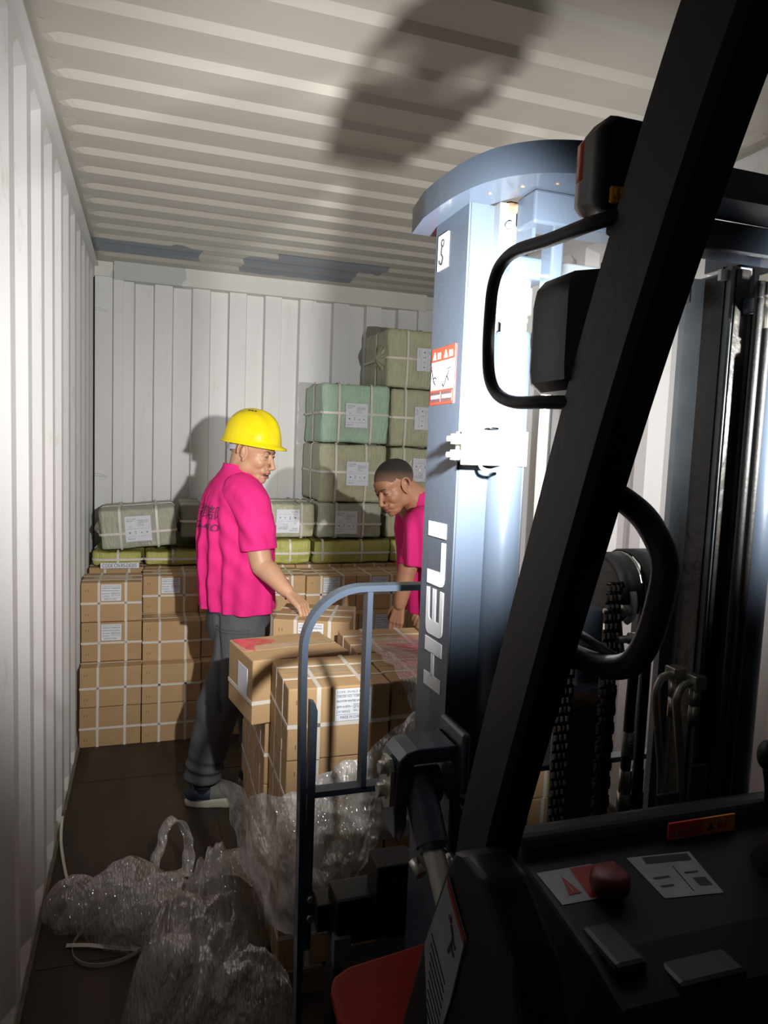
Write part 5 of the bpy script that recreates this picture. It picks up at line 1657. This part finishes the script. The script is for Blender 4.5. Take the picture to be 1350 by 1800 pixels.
def fold3(p, n):
    u, v, z = p.x+U0, p.y+V0, p.z
    d = .010*math.sin(u*95+z*7+1.0)*max(0, min(1, (1.33-z)/.1)) + .006*math.sin(u*48-z*9)
    d += .004*noise.noise(Vector((u*10, v*10, z*6)))
    return d*(.3 if z > 1.32 else 1)
folds(me, fold3); folds(me_t, fold3); me = joinm(me_t, me)
garment('shirt', me, 'shirt', p2)
bm = bmesh.new()
eloft(bm, [(L1(.285, 3.39, .95), Rt*.165, F*.115), (L1(.30, 3.39, .85), Rt*.175, F*.125), (L1(.315, 3.39, .75), Rt*.17, F*.12)])
limb(bm, [L1(.31, 3.31, .78), L1(.29, 3.30, .46), L1(.33, 3.36, .12)], [.10, .085, .065]); limb(bm, [L1(.35, 3.47, .78), L1(.35, 3.46, .46), L1(.38, 3.52, .12)], [.10, .085, .065])
me = remesh(bm, .009, 5)
cut(me, [(L1(.33, 3.36, .10), (0, 0, -1), L1(.33, 3.36, .05), .09), (L1(.38, 3.52, .10), (0, 0, -1), L1(.38, 3.52, .05), .09)])
garment('trousers', me, 'trouser', p2)
shoe(p2, L1(.385, 3.42, 0), (-.75, -.66)); shoe(p2, L1(.435, 3.58, 0), (-.75, -.66))

# ------------------------------------------------------------------ stretch film
def patch(rows, nu, nv, amp, seed, fr=9.0, thick=None, crease=1.0):
    """rows: list of polylines (same length) -> smooth crumpled sheet"""
    R = [smooth_path(r, max(2, nu//(len(r)-1))) for r in rows]
    n = len(R[0]); cols_ = []
    for i in range(n): cols_.append(smooth_path([r[i] for r in R], max(2, nv//(len(rows)-1))))
    bm = bmesh.new(); G = []
    sv = Vector((seed*5.1, seed*2.3, seed*1.7))
    for col in cols_:
        row = []
        for p in col:
            q = p*fr+sv
            n1 = noise.noise_vector(q)*amp; n2 = noise.noise_vector(q*2.2)*amp*.22
            rid = (1-abs(noise.noise(Vector((q.x*1.6, q.y*1.6, q.z*.8))))*2)*amp*.5*crease
            rid2 = (1-abs(noise.noise(Vector((q.x*3+q.z*2.5, q.y*3, q.z*1.2-q.x))))*2)*amp*.22*crease
            row.append(bm.verts.new(p+n1+n2+Vector((rid*.5, -rid-rid2, rid*.3))))
        G.append(row)
    for a, b in zip(G, G[1:]):
        for i in range(len(a)-1):
            bm.faces.new((a[i], b[i], b[i+1], a[i+1]))
    return bm
bm = patch([[(.560, 2.30, .480), (.640, 2.02, .560), (.700, 1.84, .660), (.83, 1.85, .725), (.96, 1.85, .775), (1.10, 1.86, .86), (1.30, 1.86, .84)],
            [(.575, 2.28, .445), (.640, 1.96, .50), (.690, 1.77, .57), (.83, 1.78, .63), (.96, 1.80, .67), (1.10, 1.82, .70), (1.30, 1.82, .70)],
            [(.590, 2.22, .400), (.632, 1.92, .42), (.690, 1.72, .48), (.80, 1.72, .53), (.93, 1.76, .58), (1.08, 1.80, .60), (1.30, 1.80, .58)],
            [(.606, 2.10, .340), (.640, 1.85, .35), (.700, 1.70, .38), (.79, 1.69, .42), (.89, 1.74, .50), (1.02, 1.79, .53), (1.30, 1.80, .50)],
            [(.640, 1.95, .30), (.660, 1.80, .30), (.710, 1.70, .33), (.76, 1.68, .36), (.83, 1.72, .43), (.98, 1.79, .50), (1.30, 1.80, .45)]], 130, 60, .030, 3, 8)
fo = obj('stretch_film', bm, 'film_dense', None, True); tag(fo, 'crumpled clear stretch film hanging loose round the foot of the carton pile', 'plastic film')
bm = patch([[(.545, 2.34, .482), (.570, 2.25, .47), (.60, 2.15, .49), (.612, 2.1, .52)], [(.570, 2.30, .44), (.59, 2.22, .44), (.62, 2.12, .45), (.63, 2.05, .47)]], 30, 10, .012, 9, 14)
obj('gathered_edge', bm, 'film', fo, True)
# red streaked film over the top cartons by the mast
TZ = tz+CH
bm = patch([[(1.030, 2.34, TZ+.012), (1.16, 2.30, TZ+.015), (1.34, 2.28, TZ+.012)], [(1.035, 2.15, TZ+.012), (1.17, 2.14, TZ+.016), (1.34, 2.14, TZ+.012)],
            [(1.035, 2.00, TZ+.013), (1.16, 2.00, TZ+.018), (1.34, 2.0, TZ+.014)], [(1.020, 1.895, TZ+.010), (1.14, 1.885, TZ+.010), (1.34, 1.88, TZ+.010)],
            [(1.045, 1.868, TZ-.06), (1.11, 1.862, TZ-.06), (1.18, 1.86, TZ-.06)], [(1.065, 1.868, TZ-.13), (1.105, 1.862, TZ-.13), (1.15, 1.86, TZ-.13)], [(1.08, 1.868, TZ-.21), (1.11, 1.862, TZ-.21), (1.13, 1.86, TZ-.20)]], 40, 90, .009, 5, 16)
for v in bm.verts:
    if v.co.y > 1.89: v.co.z = max(v.co.z, TZ+.003)
    else: v.co.y = min(v.co.y, 1.885)
rf = obj('stretch_film', bm, 'film', None, True); tag(rf, 'clear film with red streaks lying over the cartons beside the mast', 'plastic film')
b = bmesh.new()
for k in range(9):
    a = 1.06+.022*k; y0_ = 2.24-.035*k
    P = [Vector((a+random.uniform(0, .02), y0_+random.uniform(-.02, .02), TZ+.020)), Vector((a+.07, y0_-.06, TZ+.026)), Vector((a+.16, y0_-.13, TZ+.022)), Vector((a+.24, y0_-.20, TZ+.018))]
    rect_sweep(b, P, random.uniform(.003, .008), .0004, (.5, .8, 0), 0, 4)
obj('red_streaks', b, 'film_red', rf)

def mound(bm, c, rx, ry, h, seed, ang, amp=.03, n=84):
    """crumpled sheet thrown over a hump: long creases run along the direction ang"""
    ca, sa = math.cos(ang), math.sin(ang); G = []
    sv = Vector((seed*3.1, seed*1.7, seed*.9))
    for i in range(n+1):
        row = []
        for j in range(n+1):
            a, b_ = -1+2*i/n, -1+2*j/n
            # square to disc
            x_ = a*math.sqrt(1-b_*b_/2); y_ = b_*math.sqrt(1-a*a/2)
            lx, ly = x_*rx, y_*ry
            px, py = lx*ca-ly*sa, lx*sa+ly*ca
            w1 = noise.noise_vector(Vector((lx*5, ly*5, 0))+sv)
            r2 = min(1, x_*x_+y_*y_)
            edge = 1-r2**2
            rim_ = .10*noise.noise(Vector((math.atan2(y_, x_)*1.6, seed, 0)))
            crease = abs(noise.noise(Vector((lx*4.0, ly*17+w1.x*2, seed))))*1.9
            crease2 = abs(noise.noise(Vector((lx*12+ly*14, ly*20-lx*9, seed+4))))
            z = h*(1-r2)**.62 + edge*(amp*1.6*(.5-crease) + amp*.7*(.4-crease2) + amp*1.4*w1.z)
            px += w1.x*.05*(1-.4*edge)+px*rim_; py += w1.y*.05*(1-.4*edge)+py*rim_
            row.append(bm.verts.new((max(.012, c[0]+px), c[1]+py, max(.004+.002*noise.noise(Vector((px*40, py*40, 0))), c[2]+z))))
        G.append(row)
    for a_, b2_ in zip(G, G[1:]):
        for i in range(n): bm.faces.new((a_[i], a_[i+1], b2_[i+1], b2_[i]))

def film_heap(name, mounds, label):
    bm = bmesh.new(); mound(bm, *mounds[0]); root = obj(name, bm, 'film', None, True)
    tag(root, label, 'plastic film', 'discarded stretch film on the floor')
    for m_ in mounds[1:]:
        bm = bmesh.new(); mound(bm, *m_); obj('film_layer', bm, 'film', root, True)
    return root
f1 = film_heap('film_wad', [((.275, 2.365, 0), .195, .125, .165, 1.0, -.25, .026), ((.125, 2.47, 0), .095, .085, .115, 2.0, .3, .022), ((.37, 2.33, 0), .15, .12, .16, 3.0, .5, .03), ((.22, 2.40, 0), .17, .11, .11, 4.0, .1, .03)],
               'smaller wad of crumpled clear film on the floor near the left wall')
P = smooth_path([(.36, 2.47, .11), (.385, 2.54, .16), (.405, 2.565, .205), (.435, 2.565, .222), (.462, 2.54, .195), (.475, 2.50, .14), (.465, 2.44, .09), (.42, 2.40, .10)], 7)
for sgn in (0, 1):
    b = bmesh.new()
    rect_sweep(b, [p+noise.noise_vector(p*22+Vector((sgn*9, 0, 0)))*.012+Vector((0, sgn*.018, 0)) for p in P], .030-.008*sgn, .0012, (.5, -.8, .35-.5*sgn), 0, 1)
    obj('film_loop', b, 'film', f1, True)
f2 = film_heap('film_heap', [((.475, 1.99, 0), .215, .20, .29, 7.0, 1.2, .04), ((.44, 1.80, 0), .17, .17, .27, 8.0, .9, .04), ((.575, 1.74, 0), .15, .15, .26, 9.0, 1.9, .04), ((.56, 2.10, 0), .125, .17, .31, 10.0, 1.5, .04), ((.50, 1.88, 0), .19, .22, .20, 11.0, 1.1, .04)],
               'large heap of crumpled clear film on the floor beside the forklift')
b = patch([[(.44, 2.40, .05), (.55, 2.42, .14), (.64, 2.34, .22), (.665, 2.20, .28)], [(.46, 2.28, .14), (.56, 2.25, .22), (.64, 2.16, .29), (.675, 2.05, .32)], [(.47, 2.12, .24), (.55, 2.06, .30), (.62, 1.98, .31), (.675, 1.90, .28)]], 60, 40, .022, 4, 7)
obj('film_fold', b, 'film', f2, True)
# loose strapping on the floor
bm = bmesh.new()
P = smooth_path([(.098, 2.285, .006), (.16, 2.262, .012), (.22, 2.240, .010), (.29, 2.215, .008), (.335, 2.195, .014)], 6)
rect_sweep(bm, P, .0065, .0005, (.2, 1, .3), 0, 1)
P = smooth_path([(.195, 2.36, .04), (.155, 2.345, .02), (.120, 2.295, .007), (.122, 2.235, .006), (.150, 2.190, .007), (.20, 2.165, .009), (.25, 2.165, .010), (.30, 2.185, .012), (.335, 2.205, .02)], 6)
rect_sweep(bm, P, .0062, .0005, (0, 0, 1), 0, 1)
tag(obj('packing_strap', bm, 'strap'), 'loop of white strapping lying on the floor below the film wad', 'strap')
bm = bmesh.new()
P = smooth_path([(.018, 2.95, .09), (.022, 2.87, .035), (.040, 2.77, .012), (.062, 2.66, .010), (.080, 2.57, .03)], 6)
rect_sweep(bm, P, .005, .0005, (1, 0, .3), 0, 1)
tag(obj('packing_strap', bm, 'strap'), 'thin strap end curling against the foot of the left wall', 'strap')
